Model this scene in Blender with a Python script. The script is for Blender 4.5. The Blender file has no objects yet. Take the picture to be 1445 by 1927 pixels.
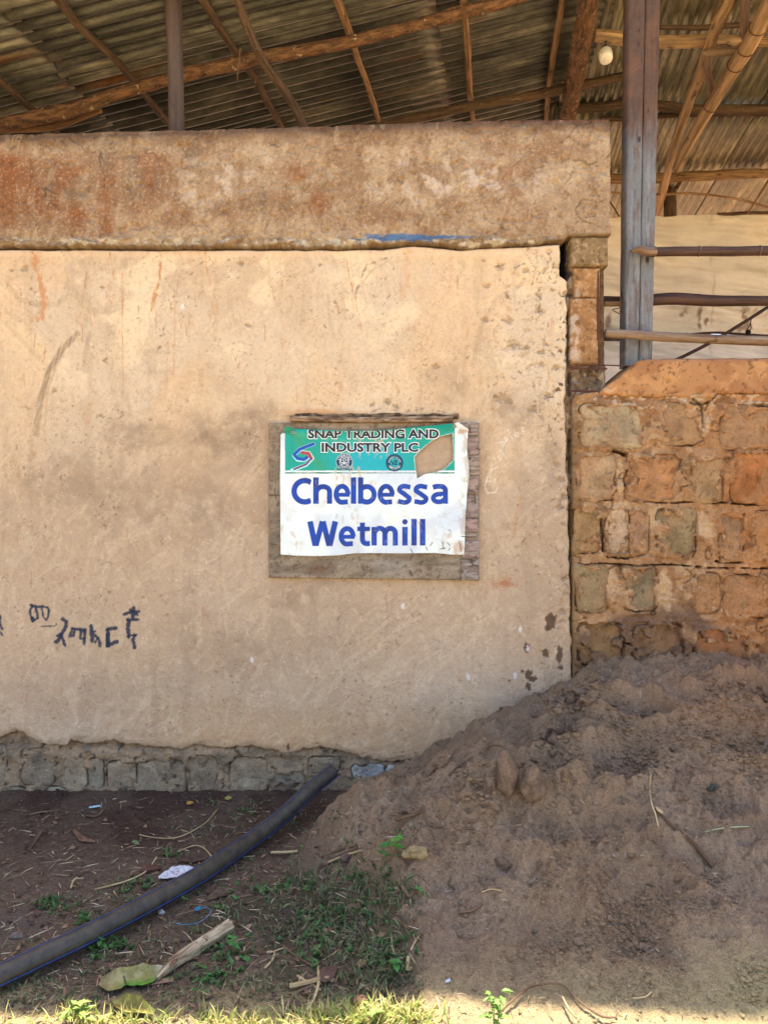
import bpy, bmesh, math, random
import numpy as np
np.seterr(over='ignore')
from mathutils import Vector, Matrix

# ------------------------------------------------------------------ camera, world, sun, exposure
scene = bpy.context.scene
C = scene.collection
cam_d = bpy.data.cameras.new('camera'); cam = bpy.data.objects.new('camera', cam_d); C.objects.link(cam)
cam_d.sensor_fit = 'VERTICAL'; cam_d.sensor_height = 36.0
FPX = 1447.0; HY = 950.0; CZ = 1.24; CD = 3.3
cam_d.lens = 36.0 * FPX / 1927.0
cam_d.shift_y = -(963.5 - HY) / 1927.0
cam_d.clip_start = 0.05; cam_d.clip_end = 500
cam.location = (0, -CD, CZ); cam.rotation_euler = (math.radians(90), 0, 0)
scene.camera = cam
SUN_EL, SUN_AZ = 74.0, 12.0            # the sun stands high behind the building, a little to the right
world = bpy.data.worlds.new('World'); scene.world = world; world.use_nodes = True
wn = world.node_tree; bg = wn.nodes['Background']
sky = wn.nodes.new('ShaderNodeTexSky'); sky.sky_type = 'NISHITA'; sky.sun_disc = False
sky.sun_elevation = math.radians(SUN_EL); sky.sun_rotation = math.radians(SUN_AZ)
sky.dust_density = 2.0
wn.links.new(sky.outputs[0], bg.inputs[0]); bg.inputs[1].default_value = 0.15
sd = bpy.data.lights.new('sun', 'SUN'); sd.energy = 5.0; sd.angle = math.radians(0.53); sd.color = (1.0, 0.95, 0.87)
sun = bpy.data.objects.new('sun', sd); C.objects.link(sun)
_e, _a = math.radians(SUN_EL), math.radians(SUN_AZ)
SUNV = Vector((math.sin(_a) * math.cos(_e), math.cos(_a) * math.cos(_e), math.sin(_e)))
sun.rotation_euler = SUNV.to_track_quat('Z', 'Y').to_euler(); sun.location = (2, 5, 8)
scene.view_settings.view_transform = 'Standard'; scene.view_settings.look = 'None'
scene.view_settings.exposure = 1.77; scene.view_settings.gamma = 1.0
scene.view_settings.use_curve_mapping = False
scene.render.engine = 'CYCLES'
scene.cycles.max_bounces = 8; scene.cycles.diffuse_bounces = 6; scene.cycles.use_denoising = True

# ------------------------------------------------------------------ helpers: noise, colour, coordinates
rnd = random.Random(7); RNG = np.random.default_rng(11)
def _h(ix, iy, s):
    s = int(s)
    n = (ix.astype(np.int64) * 374761393 + iy.astype(np.int64) * 668265263 + s * 974634777) & 0xffffffff
    n = ((n ^ (n >> 13)) * 1274126177) & 0xffffffff
    n = ((n ^ (n >> 15)) * 2246822519) & 0xffffffff
    return ((n ^ (n >> 16)) & 0xffffff) / float(0xffffff)
def vn(x, y, s=0):
    x = np.asarray(x, float); y = np.asarray(y, float)
    ix = np.floor(x); iy = np.floor(y); fx = x - ix; fy = y - iy
    fx = fx * fx * (3 - 2 * fx); fy = fy * fy * (3 - 2 * fy)
    ix = ix.astype(np.int64); iy = iy.astype(np.int64)
    a = _h(ix, iy, s); b = _h(ix + 1, iy, s); c = _h(ix, iy + 1, s); d = _h(ix + 1, iy + 1, s)
    return (a * (1 - fx) + b * fx) * (1 - fy) + (c * (1 - fx) + d * fx) * fy
def fbm(x, y, s=0, o=4, g=0.5):
    t = 0.0; a = 1.0; n = 0.0; x = np.asarray(x, float); y = np.asarray(y, float)
    for k in range(o):
        xr = x * 0.8 - y * 0.6; yr = x * 0.6 + y * 0.8
        t = t + a * vn(xr + 17.3 * k, yr - 9.1 * k, s + k * 31); n += a; a *= g; x = xr * 2.03; y = yr * 2.03
    return t / n
def sm(a, b, x):
    t = np.clip((np.asarray(x, float) - a) / (b - a), 0, 1); return t * t * (3 - 2 * t)
def crack(x, y, s=0, w=0.06, o=3):          # thin ridged lines, 1 on the line
    return 1 - sm(0, w, np.abs(fbm(x, y, s, o) - 0.5))
def L(r, g, b):                              # sRGB 0-255 -> linear
    return tuple(((c / 255) / 12.92) if c / 255 <= 0.04045 else (((c / 255) + 0.055) / 1.055) ** 2.4 for c in (r, g, b))
def mixc(col, rgb, m):
    m = np.clip(np.asarray(m, float), 0, 1)[..., None]
    return col * (1 - m) + np.array(rgb) * m
def base(shape, rgb): return np.ones(tuple(shape) + (3,)) * np.array(rgb)
def pl(u, v, pts):                           # distance to a polyline in pixel space
    best = np.full(np.shape(u), 1e9)
    for (x0, y0), (x1, y1) in zip(pts[:-1], pts[1:]):
        dx, dy = x1 - x0, y1 - y0
        t = np.clip(((u - x0) * dx + (v - y0) * dy) / (dx * dx + dy * dy + 1e-9), 0, 1)
        best = np.minimum(best, np.hypot(u - x0 - t * dx, v - y0 - t * dy))
    return best
def blob(u, v, cu, cv, ru, rv, rough=0.0, s=0):
    d = np.hypot((u - cu) / ru, (v - cv) / rv)
    if rough: d = d + rough * (fbm(u / (ru * .5), v / (rv * .5), s, 3) - .5)
    return d
def P(u, v, d=CD):                           # photograph pixel at depth d -> place
    return Vector(((u - 722.5) / FPX * d, d - CD, CZ + (HY - v) / FPX * d))
K = CD / FPX
def X(u): return (np.asarray(u, float) - 722.5) * K
def Z(v): return CZ + (HY - np.asarray(v, float)) * K
def U(x): return 722.5 + np.asarray(x, float) / K
def V(z): return HY - (np.asarray(z, float) - CZ) / K

# ------------------------------------------------------------------ helpers: objects
def put(o, parent=None, **kw):
    C.objects.link(o)
    if parent is not None: o.parent = parent
    for k, v in kw.items(): o[k] = v
    return o
def thing(name, label, cat, loc=(0, 0, 0), group=None):
    o = bpy.data.objects.new(name, None); C.objects.link(o); o.location = loc; o.empty_display_size = .05
    o['label'] = label; o['category'] = cat
    if group: o['group'] = group
    return o
def np_mesh(name, verts, quads=None, tris=None, col=None, uv=None, mat=None, smooth=True, origin=None):
    verts = np.asarray(verts, float).reshape(-1, 3)
    if origin is not None: verts = verts - np.array(origin)
    me = bpy.data.meshes.new(name)
    q = np.zeros((0, 4), int) if quads is None else np.asarray(quads, int).reshape(-1, 4)
    t = np.zeros((0, 3), int) if tris is None else np.asarray(tris, int).reshape(-1, 3)
    me.vertices.add(len(verts)); me.vertices.foreach_set('co', verts.astype(np.float32).ravel())
    loops = np.concatenate([q.ravel(), t.ravel()]).astype(np.int32)
    me.loops.add(len(loops)); me.loops.foreach_set('vertex_index', loops)
    n = len(q) + len(t); me.polygons.add(n)
    st = np.concatenate([np.arange(len(q)) * 4, len(q) * 4 + np.arange(len(t)) * 3]).astype(np.int32)
    me.polygons.foreach_set('loop_start', st)
    me.polygons.foreach_set('loop_total', np.concatenate([np.full(len(q), 4), np.full(len(t), 3)]).astype(np.int32))
    me.polygons.foreach_set('use_smooth', np.full(n, smooth))
    me.update(calc_edges=True)
    if col is not None:
        c = np.asarray(col, float).reshape(-1, 3); c4 = np.ones((len(c), 4), np.float32); c4[:, :3] = np.clip(c, 0.002, 1)
        a = me.color_attributes.new('Col', 'FLOAT_COLOR', 'POINT'); a.data.foreach_set('color', c4.ravel())
    if uv is not None:
        l = me.uv_layers.new(name='UVMap'); l.data.foreach_set('uv', np.asarray(uv, np.float32)[loops].ravel())
    if mat: me.materials.append(mat)
    me.validate()
    return me
def obj(name, me, parent=None, origin=None, **kw):
    o = bpy.data.objects.new(name, me)
    if origin is not None:
        o.location = Vector(origin) - (parent.location if parent is not None else Vector((0, 0, 0)))
    elif parent is not None: o.location = -parent.location
    return put(o, parent, **kw)
def gridq(nr, nc):
    i = np.arange(nr - 1)[:, None] * nc + np.arange(nc - 1)[None, :]
    return np.stack([i, i + 1, i + nc + 1, i + nc], -1).reshape(-1, 4)

# ------------------------------------------------------------------ materials
def mat_new(name, rough=.9, spec=.2):
    m = bpy.data.materials.new(name); m.use_nodes = True; nt = m.node_tree; b = nt.nodes['Principled BSDF']
    b.inputs['Roughness'].default_value = rough; b.inputs['Specular IOR Level'].default_value = spec
    return m, nt, b
def N(nt, t, **kw):
    n = nt.nodes.new(t)
    for k, v in kw.items():
        if k in n.inputs: n.inputs[k].default_value = v
        else: setattr(n, k, v)
    return n
def painted(name, grain=(220, .35), mid=(40, .2), bump=(260, .004), bump2=None, rough=.92, spec=.15):
    """colour from the mesh, broken up by mineral grain, with a grainy relief"""
    m, nt, b = mat_new(name, rough, spec); lk = nt.links.new
    a = N(nt, 'ShaderNodeVertexColor'); a.layer_name = 'Col'
    tc = N(nt, 'ShaderNodeTexCoord')
    n1 = N(nt, 'ShaderNodeTexNoise', Scale=grain[0], Detail=3.0, Roughness=.7); lk(tc.outputs['Object'], n1.inputs['Vector'])
    n2 = N(nt, 'ShaderNodeTexNoise', Scale=mid[0], Detail=4.0, Roughness=.65); lk(tc.outputs['Object'], n2.inputs['Vector'])
    r1 = N(nt, 'ShaderNodeMapRange'); r1.inputs[1].default_value = .25; r1.inputs[2].default_value = .75
    r1.inputs[3].default_value = 1 - grain[1]; r1.inputs[4].default_value = 1 + grain[1]; lk(n1.outputs[0], r1.inputs[0])
    r2 = N(nt, 'ShaderNodeMapRange'); r2.inputs[1].default_value = .25; r2.inputs[2].default_value = .75
    r2.inputs[3].default_value = 1 - mid[1]; r2.inputs[4].default_value = 1 + mid[1]; lk(n2.outputs[0], r2.inputs[0])
    mu = N(nt, 'ShaderNodeMath', operation='MULTIPLY'); lk(r1.outputs[0], mu.inputs[0]); lk(r2.outputs[0], mu.inputs[1])
    vm = N(nt, 'ShaderNodeVectorMath', operation='SCALE'); lk(a.outputs['Color'], vm.inputs[0]); lk(mu.outputs[0], vm.inputs['Scale'])
    lk(vm.outputs[0], b.inputs['Base Color'])
    bn = N(nt, 'ShaderNodeTexNoise', Scale=bump[0], Detail=4.0, Roughness=.7); lk(tc.outputs['Object'], bn.inputs['Vector'])
    bp = N(nt, 'ShaderNodeBump', Strength=1.0, Distance=bump[1]); lk(bn.outputs[0], bp.inputs['Height'])
    if bump2:
        bn2 = N(nt, 'ShaderNodeTexNoise', Scale=bump2[0], Detail=5.0, Roughness=.6); lk(tc.outputs['Object'], bn2.inputs['Vector'])
        bq = N(nt, 'ShaderNodeBump', Strength=1.0, Distance=bump2[1]); lk(bn2.outputs[0], bq.inputs['Height']); lk(bq.outputs[0], bp.inputs['Normal'])
    lk(bp.outputs[0], b.inputs['Normal'])
    return m
def wood(name, c1, c2, c3, sx=6, sy=60, rough=.8, bump=.003, cov=.5, spec=.2):
    """streaks along the length (u along, v around)"""
    m, nt, b = mat_new(name, rough, spec); lk = nt.links.new
    tc = N(nt, 'ShaderNodeTexCoord'); mp = N(nt, 'ShaderNodeMapping'); mp.inputs['Scale'].default_value = (sx, sy, 1)
    oi = N(nt, 'ShaderNodeObjectInfo'); ad = N(nt, 'ShaderNodeVectorMath', operation='ADD')
    lk(tc.outputs['UV'], mp.inputs['Vector']); lk(mp.outputs[0], ad.inputs[0])
    ml = N(nt, 'ShaderNodeMath', operation='MULTIPLY'); ml.inputs[1].default_value = 50; lk(oi.outputs['Random'], ml.inputs[0]); lk(ml.outputs[0], ad.inputs[1])
    n1 = N(nt, 'ShaderNodeTexNoise', Scale=1.0, Detail=6.0, Roughness=.65); lk(ad.outputs[0], n1.inputs['Vector'])
    cr = N(nt, 'ShaderNodeValToRGB'); e = cr.color_ramp.elements
    e[0].position = .38; e[0].color = (*c1, 1); e[1].position = .66; e[1].color = (*c2, 1); lk(n1.outputs[0], cr.inputs[0])
    mp2 = N(nt, 'ShaderNodeMapping'); mp2.inputs['Scale'].default_value = (sx * 1.4, sy * .3, 1); lk(tc.outputs['UV'], mp2.inputs['Vector'])
    ad2 = N(nt, 'ShaderNodeVectorMath', operation='ADD'); lk(mp2.outputs[0], ad2.inputs[0]); lk(ml.outputs[0], ad2.inputs[1])
    n2 = N(nt, 'ShaderNodeTexNoise', Scale=1.3, Detail=5.0, Roughness=.7); lk(ad2.outputs[0], n2.inputs['Vector'])
    r2 = N(nt, 'ShaderNodeMapRange'); r2.inputs[1].default_value = cov; r2.inputs[2].default_value = cov + .07; lk(n2.outputs[0], r2.inputs[0])
    mx = N(nt, 'ShaderNodeMix', data_type='RGBA'); lk(r2.outputs[0], mx.inputs[0]); lk(cr.outputs[0], mx.inputs[6]); mx.inputs[7].default_value = (*c3, 1)
    lk(mx.outputs[2], b.inputs['Base Color'])
    bp = N(nt, 'ShaderNodeBump', Strength=1.0, Distance=bump); lk(n1.outputs[0], bp.inputs['Height'])
    bp2 = N(nt, 'ShaderNodeBump', Strength=1.0, Distance=bump); lk(r2.outputs[0], bp2.inputs['Height']); lk(bp.outputs[0], bp2.inputs['Normal'])
    lk(bp2.outputs[0], b.inputs['Normal'])
    return m
def flat(name, rgb, rough=.8, spec=.3, metal=0, var=.15, sc=80):
    m, nt, b = mat_new(name, rough, spec); lk = nt.links.new; b.inputs['Metallic'].default_value = metal
    tc = N(nt, 'ShaderNodeTexCoord'); n1 = N(nt, 'ShaderNodeTexNoise', Scale=sc, Detail=4.0); lk(tc.outputs['Object'], n1.inputs['Vector'])
    r = N(nt, 'ShaderNodeMapRange'); r.inputs[1].default_value = .3; r.inputs[2].default_value = .7; r.inputs[3].default_value = 1 - var; r.inputs[4].default_value = 1 + var
    lk(n1.outputs[0], r.inputs[0])
    vm = N(nt, 'ShaderNodeVectorMath', operation='SCALE'); vm.inputs[0].default_value = rgb; lk(r.outputs[0], vm.inputs['Scale']); lk(vm.outputs[0], b.inputs['Base Color'])
    return m
M = {}
M['plaster'] = painted('plaster', (300, .10), (60, .07), (330, .0022), (90, .004))
M['concrete'] = painted('concrete', (260, .22), (70, .20), (300, .004), (80, .007))
M['mortar'] = painted('mortar', (240, .22), (60, .15), (260, .006), (90, .010))
M['stone'] = painted('stone', (260, .28), (60, .18), (260, .006), (70, .010))
M['soil'] = painted('soil', (260, .30), (60, .14), (260, .009), (75, .022))
M['board'] = painted('board', (160, .16), (30, .12), (300, .0012), None, .85)
M['cloth'] = painted('printed_cloth', (90, .03), (25, .05), (60, .0006), None, .5, .35)
M['post'] = painted('post_wood', (120, .12), (30, .10), (240, .0015), None, .8)
M['wood_warm'] = wood('barked_wood', L(104, 78, 56), L(178, 138, 98), L(78, 56, 42), 5, 90, cov=.60)
M['wood_dark'] = wood('dark_wood', L(66, 50, 40), L(108, 84, 62), L(164, 138, 106), 8, 80, cov=.62, bump=.005)
M['wood_rough'] = wood('rough_wood', L(74, 52, 38), L(140, 100, 66), L(182, 152, 112), 16, 60, cov=.57, bump=.007)
M['bamboo'] = wood('bamboo', L(128, 100, 72), L(198, 160, 116), L(92, 78, 66), 2.5, 40, cov=.58, rough=.6)
M['pole_grey'] = wood('smooth_pole', L(70, 57, 50), L(92, 76, 67), L(58, 48, 44), 3, 30, cov=.62, rough=.7, bump=.001)
M['rail_brown'] = wood('rail_wood', L(62, 44, 38), L(92, 66, 56), L(52, 36, 32), 4, 40, cov=.6, rough=.55)
M['rail_pale'] = wood('pale_rail_wood', L(112, 84, 64), L(150, 128, 108), L(92, 66, 50), 4, 40, cov=.6, rough=.6)
M['iron'] = flat('rusty_iron', L(92, 58, 44), .8, .3, .3, .4)
M['dark'] = flat('dark_stuff', L(28, 24, 24), .7)

def tube(name, pts, rad, mat, parent=None, sides=14, step=.02, wob=.08, seed=0, kink=0.0, caps=True, origin=True, uvoff=0, **kw):
    pts = [Vector(p) for p in pts]
    rad = rad if isinstance(rad, (list, tuple)) else [rad] * len(pts)
    cs, rs = [], []
    n = len(pts)
    for i in range(n - 1):
        p0, p1, p2, p3 = pts[max(i - 1, 0)], pts[i], pts[i + 1], pts[min(i + 2, n - 1)]
        k = max(2, int((p2 - p1).length / step))
        for j in range(k + (i == n - 2)):
            t = j / k; t2, t3 = t * t, t * t * t
            cs.append(.5 * ((2 * p1) + (-p0 + p2) * t + (2 * p0 - 5 * p1 + 4 * p2 - p3) * t2 + (-p0 + 3 * p1 - 3 * p2 + p3) * t3))
            rs.append(rad[i] * (1 - t) + rad[i + 1] * t)
    cs = np.array(cs); rs = np.array(rs); m = len(cs)
    d = np.gradient(cs, axis=0); d /= np.linalg.norm(d, axis=1)[:, None] + 1e-9
    ln = np.concatenate([[0], np.cumsum(np.linalg.norm(np.diff(cs, axis=0), axis=1))])
    up = np.array([0, 0, 1.0]) if abs(d[0][2]) < .8 else np.array([0, 1.0, 0])
    a = np.cross(d, up); a /= np.linalg.norm(a, axis=1)[:, None]; b = np.cross(a, d)
    if kink:
        cs = cs + a * ((fbm(ln * 2.2 + seed, ln * 0 + seed, seed, 3) - .5) * kink)[:, None] + b * ((fbm(ln * 2.2 + seed, ln * 0 + 5, seed + 9, 3) - .5) * kink)[:, None]
    th = np.linspace(0, 2 * np.pi, sides + 1)
    LL, TH = np.meshgrid(ln, th, indexing='ij')
    wx = np.cos(TH) * 1.2; wy = np.sin(TH) * 1.2
    R = rs[:, None] * (1 + wob * 2 * (fbm(LL * 9 + wx + seed, wy + LL * 3, seed, 4) - .5) + wob * .8 * (vn(LL * 4 + seed, wx * 3 + wy, seed + 3) - .5))
    v = cs[:, None, :] + a[:, None, :] * (np.cos(TH) * R)[..., None] + b[:, None, :] * (np.sin(TH) * R)[..., None]
    uv = np.stack([LL + uvoff, TH / (2 * np.pi) * rs.mean() * 6.28], -1).reshape(-1, 2)
    verts = v.reshape(-1, 3); q = gridq(m, sides + 1); tris = []
    if caps:
        k0 = len(verts); verts = np.vstack([verts, cs[0], cs[-1]]); uv = np.vstack([uv, [0, 0], [0, 0]])
        for s_ in range(sides):
            tris.append((k0, s_ + 1, s_)); e = (m - 1) * (sides + 1); tris.append((k0 + 1, e + s_, e + s_ + 1))
    og = cs[0] if origin else None
    me = np_mesh(name, verts, q, tris if tris else None, uv=uv, mat=mat, origin=og)
    return obj(name, me, parent, og, **kw)

def slab(name, us, v0, v1, nz, front, colf, mat, parent=None, back=.22, y0=0.0, rightw=None, round_=.006, **kw):
    """a piece of masonry: modelled front, faces turned back on all four edges"""
    us = np.asarray(us, float); t = np.linspace(0, 1, nz)[:, None]
    a = v0(us) if callable(v0) else np.full(us.shape, float(v0)); b = v1(us) if callable(v1) else np.full(us.shape, float(v1))
    VV = a[None, :] * (1 - t) + b[None, :] * t; UU = np.repeat(us[None, :], nz, 0).copy()
    if rightw is not None:
        umax = us[-1]; w = sm(umax - 60, umax, UU); UU = UU + w * (rightw(VV) - umax)
    pr = front(UU, VV)
    er = np.minimum(np.minimum(VV - a[None, :], b[None, :] - VV), np.minimum(UU - us[0], UU[:, -1:] - UU)) * K
    er = np.clip(er / round_, 0, 1); pr = pr - (1 - np.sqrt(np.clip(1 - (1 - er) ** 2, 0, 1))) * round_
    c = colf(UU, VV)
    Xg = X(UU); Zg = Z(VV); Yg = -pr + y0
    pad = lambda A: np.pad(A, 1, mode='edge')
    Xp, Zp, Yp = pad(Xg), pad(Zg), pad(Yg)
    Yp[0, :] = Yp[-1, :] = y0 + back; Yp[:, 0] = Yp[:, -1] = y0 + back
    cp = np.pad(c, ((1, 1), (1, 1), (0, 0)), mode='edge')
    verts = np.stack([Xp, Yp, Zp], -1)
    q = gridq(nz + 2, len(us) + 2)[:, ::-1]
    og = (float(Xg.mean()), y0, float(Zg.min()))
    me = np_mesh(name, verts, q, col=cp, mat=mat, origin=og)
    return obj(name, me, parent, og, **kw)

def fine_us(u0, u1, step=1.8, left=None, right=None):
    a = np.arange(u0, u1, step); a = np.append(a, u1)
    if left is not None:
        l = u0 - np.cumsum(np.geomspace(step, 220, 28)); l = l[l > left][::-1]; a = np.concatenate([[left], l, a])
    if right is not None:
        r = u1 + np.cumsum(np.geomspace(step, 220, 28)); r = r[r < right]; a = np.concatenate([a, r, [right]])
    return a
# ------------------------------------------------------------------ ground: one sheet, with the heap of soil against the walls
_hx = [-.15, -.03, .06, .20, .34, .5, .65, .78, .84, .93, 1.09, 1.4, 1.7, 2.4, 3.2, 4.5]
_hz = [0, .05, .125, .175, .225, .335, .40, .455, .53, .59, .613, .605, .585, .50, .2, 0]
def toe(t): return np.interp(t, [0, .25, .5, .75, 1.0, 1.4, 2.2], [-.05, -.18, -.30, -.16, -.0, .06, .3])
def dent(x, t, u, v, ru, rt, dep, rot=0):     # hollow at a place on the heap
    cx, ct = u, v; dx = x - cx; dt = t - ct
    c, s = math.cos(rot), math.sin(rot); a = (dx * c + dt * s) / ru; b = (-dx * s + dt * c) / rt
    r = np.hypot(a, b); return -dep * np.exp(-r ** 4) + dep * .35 * np.exp(-((r - 1.35) / .35) ** 2)
def cells(x, y, s):                            # separate rounded crumbs, 0..1 high
    ix = np.floor(x).astype(np.int64); iy = np.floor(y).astype(np.int64); best = np.zeros(np.shape(x))
    for di in (-1, 0, 1):
        for dj in (-1, 0, 1):
            cx, cy = ix + di, iy + dj; px = cx + _h(cx, cy, s); py = cy + _h(cx, cy, s + 1); r = .25 + .65 * _h(cx, cy, s + 2) ** 2; k = _h(cx, cy, s + 3)
            d2 = ((x - px) ** 2 + ((y - py) * (1 + .6 * k)) ** 2) / r ** 2
            best = np.maximum(best, np.sqrt(np.clip(1 - d2, 0, 1)) * r * (.4 + .6 * k))
    return best
def gh_raw(x, y):
    x = np.asarray(x, float); y = np.asarray(y, float); t = np.maximum(-y, 0)
    far = sm(3, 6, t) + sm(4, 7, np.abs(x))
    hs = np.interp(x - (toe(t) - toe(0)) * sm(1.1, .0, x), _hx, _hz)
    cap = .64 * np.clip(1 - t / 1.42, 0, 1) ** 1.12
    k = .05; m = 1 - np.clip(.5 + (hs - cap) / (2 * .09), 0, 1)
    h = np.minimum(hs, cap) - .03 * np.clip(1 - np.abs(hs - cap) / .09, 0, 1) ** 2 * (hs > .02)
    h = np.maximum(h, 0)
    on = sm(.0, .12, h) ; lump = (fbm(x * 3.1 + 3, t * 3.4, 5, 3) - .5) * .10 + (fbm(x * 8 + 1, t * 9, 6, 3) - .5) * .055
    h = h + lump * on * sm(0, .25, t + .05)
    h = h + (fbm(x * 14, t * 16, 8, 4) - .5) * (.040 * sm(0, .1, h) + .014)
    rg = 1 - np.abs(2 * fbm(x * 11 + 7, t * 11, 12, 4) - 1)
    h = h + (rg ** 3 - .3) * .026 * sm(.02, .2, h)
    if np.size(x) > 20000:
        br = sm(.42, .56, fbm(x * 2.6 + 8, t * 2.8, 620, 3)); on2 = sm(.01, .12, h)
        h = h + on2 * (.25 + br) * .015 * cells(x * 24 + .5 * fbm(x * 30, t * 30, 624, 2), t * 24, 622) + (on2 * (.5 + .6 * br) + .25) * .0085 * cells(x * 62, t * 62, 623)
    h = h + (fbm(x * 45, t * 50, 14, 3) - .5) * (.010 + .010 * sm(0, .1, h)) + (fbm(x * 110, t * 120, 15, 2) - .5) * .004
    for d in DENTS: h = h + dent(x, t, *d)
    h = h + .06 * (fbm(x * .7 + 4, y * .7, 77, 3) - .5) * (1 - on) * sm(.2, 1.2, t)
    h = h - .035 * np.minimum(t, 3) / 1.5 * (1 - sm(.02, .3, h))
    h = h + .018 * sm(.25, .0, t) * (x < .0)
    h = h + far * (fbm(x * .3, y * .3, 99, 3) - .5) * .3
    return h
DENTS = [(.97, .33, .13, .05, .075, .25), (.47, .86, .11, .07, .05, .5), (.80, .62, .14, .085, .06, -.35), (1.27, .52, .13, .08, .05, .3), (.70, .36, .07, .045, .035, .2),
         (1.02, 1.02, .12, .09, .024, .8), (.60, .62, .10, .07, .045, -.5), (.72, 1.18, .12, .08, .022, .2), (1.32, .98, .11, .08, .03, -.7), (.33, .55, .09, .05, .03, .6), (.52, .40, .06, .04, .03, 1.0), (1.12, .78, .10, .06, .035, -.2), (1.45, .30, .10, .06, .05, .1), (.95, .85, .06, .05, .025, .3)]
def gh(x, y):
    y = np.asarray(y, float); f = sm(.35, 0.0, y)
    return np.where(y > 0, gh_raw(x, np.minimum(y, 0)) * f, gh_raw(x, y)) if np.any(y > 0) else gh_raw(x, y)
def G(u, v, up=0.0):
    """the place on the ground that shows at a pixel of the photograph"""
    d = np.arange(1.6, 3.4, .004); z = CZ + (HY - v) / FPX * d; x = (u - 722.5) / FPX * d
    g = gh(x, d - CD) + up; i = np.argmax(z <= g)
    if not np.any(z <= g): i = len(d) - 1
    return Vector((float(x[i]), float(d[i] - CD), float(g[i])))
def proj(x, y, z):
    d = y + CD; return 722.5 + x / d * FPX, HY - (z - CZ) / d * FPX
def ground_col(x, y, h):
    dd = np.maximum(y + CD, 1.2); u = 722.5 + x / dd * FPX; v = HY - (h - CZ) / dd * FPX
    t = -y; c = base(np.shape(x), L(168, 137, 107))
    c = mixc(c, L(182, 152, 124), sm(.4, .7, fbm(x * 4, t * 4, 21, 4)) * .8)
    c = mixc(c, L(148, 120, 96), sm(.5, .75, fbm(x * 9, t * 9, 22, 4)) * .6)
    # heap: warmer towards the right and the top
    c = mixc(c, L(176, 126, 88), sm(.7, 1.5, x + .5 * (fbm(x * 3, t * 3, 23, 3) - .5)) * sm(1.0, .2, t) * .55)
    c = mixc(c, L(150, 124, 102), sm(.5, .1, t) * sm(.9, .5, x) * sm(.0, .3, h) * .4)
    # darker earth on the left, darkest near the wall
    tl = toe(np.maximum(t, 0)); left = sm(.10, -.12, x - tl + .12 * (fbm(x * 6, t * 6, 24, 3) - .5)) * (t > -.5) * sm(2.4, 1.7, t)
    c = mixc(c, L(122, 100, 82), left * .9)
    c = mixc(c, L(92, 68, 56), left * sm(.7, .35, t) * sm(.3, -.3, x) * (.5 + .5 * sm(.4, .6, fbm(x * 5, t * 5, 25, 3))))
    c = mixc(c, L(78, 74, 54), left * sm(.6, .9, t) * sm(-.9, -.5, x) * sm(.45, .6, fbm(x * 7, t * 7, 26, 3)) * .6)
    c = mixc(c, L(120, 104, 92), np.clip(1 - blob(x, t, -1.13, .97, .16, .09, .7, 27), 0, 1) ** .5 * .75)
    # specks
    c = mixc(c, L(205, 196, 186), (vn(x * 190, t * 190, 28) > .93) * (fbm(x * 3, t * 3, 29) > .46) * .45)
    c = mixc(c, L(90, 70, 58), sm(.66, .8, fbm(x * 40, t * 40, 30, 3)) * .3)
    # open yard further off: dry sand, lightened to brighten the sunlit strip
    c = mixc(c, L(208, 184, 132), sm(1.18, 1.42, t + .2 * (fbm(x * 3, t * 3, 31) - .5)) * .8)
    return c
def axis(a, b, step, far0, far1):
    m = np.arange(a, b, step); l = a - np.cumsum(np.geomspace(step * 1.5, (abs(far0)) * .28, 26)); r = b + np.cumsum(np.geomspace(step * 1.5, far1 * .28, 26))
    return np.concatenate([l[::-1], m, r])
gx = axis(-1.75, 1.85, .0048, 120, 120); gy = axis(-1.62, .04, .0045, 120, 120)
GX, GY = np.meshgrid(gx, gy)
GZ = gh(GX, GY)
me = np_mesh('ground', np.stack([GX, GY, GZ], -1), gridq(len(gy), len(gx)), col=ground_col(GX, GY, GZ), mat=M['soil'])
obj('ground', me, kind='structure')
_gh_exact = gh
def gh(x, y):                                  # read the modelled surface back, quickly
    x = np.asarray(x, float); y = np.asarray(y, float)
    i = np.clip(np.searchsorted(gx, x) - 1, 0, len(gx) - 2); j = np.clip(np.searchsorted(gy, y) - 1, 0, len(gy) - 2)
    fx = np.clip((x - gx[i]) / (gx[i + 1] - gx[i]), 0, 1); fy = np.clip((y - gy[j]) / (gy[j + 1] - gy[j]), 0, 1)
    return (GZ[j, i] * (1 - fx) + GZ[j, i + 1] * fx) * (1 - fy) + (GZ[j + 1, i] * (1 - fx) + GZ[j + 1, i + 1] * fx) * fy
_dd = np.arange(1.6, 3.4, .004)
def G(u, v, up=0.0):
    z = CZ + (HY - v) / FPX * _dd; x = (u - 722.5) / FPX * _dd
    g = gh(x, _dd - CD) + up; hit = z <= g; i = int(np.argmax(hit)) if hit.any() else len(_dd) - 1
    return Vector((float(x[i]), float(_dd[i] - CD), float(g[i])))

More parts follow.
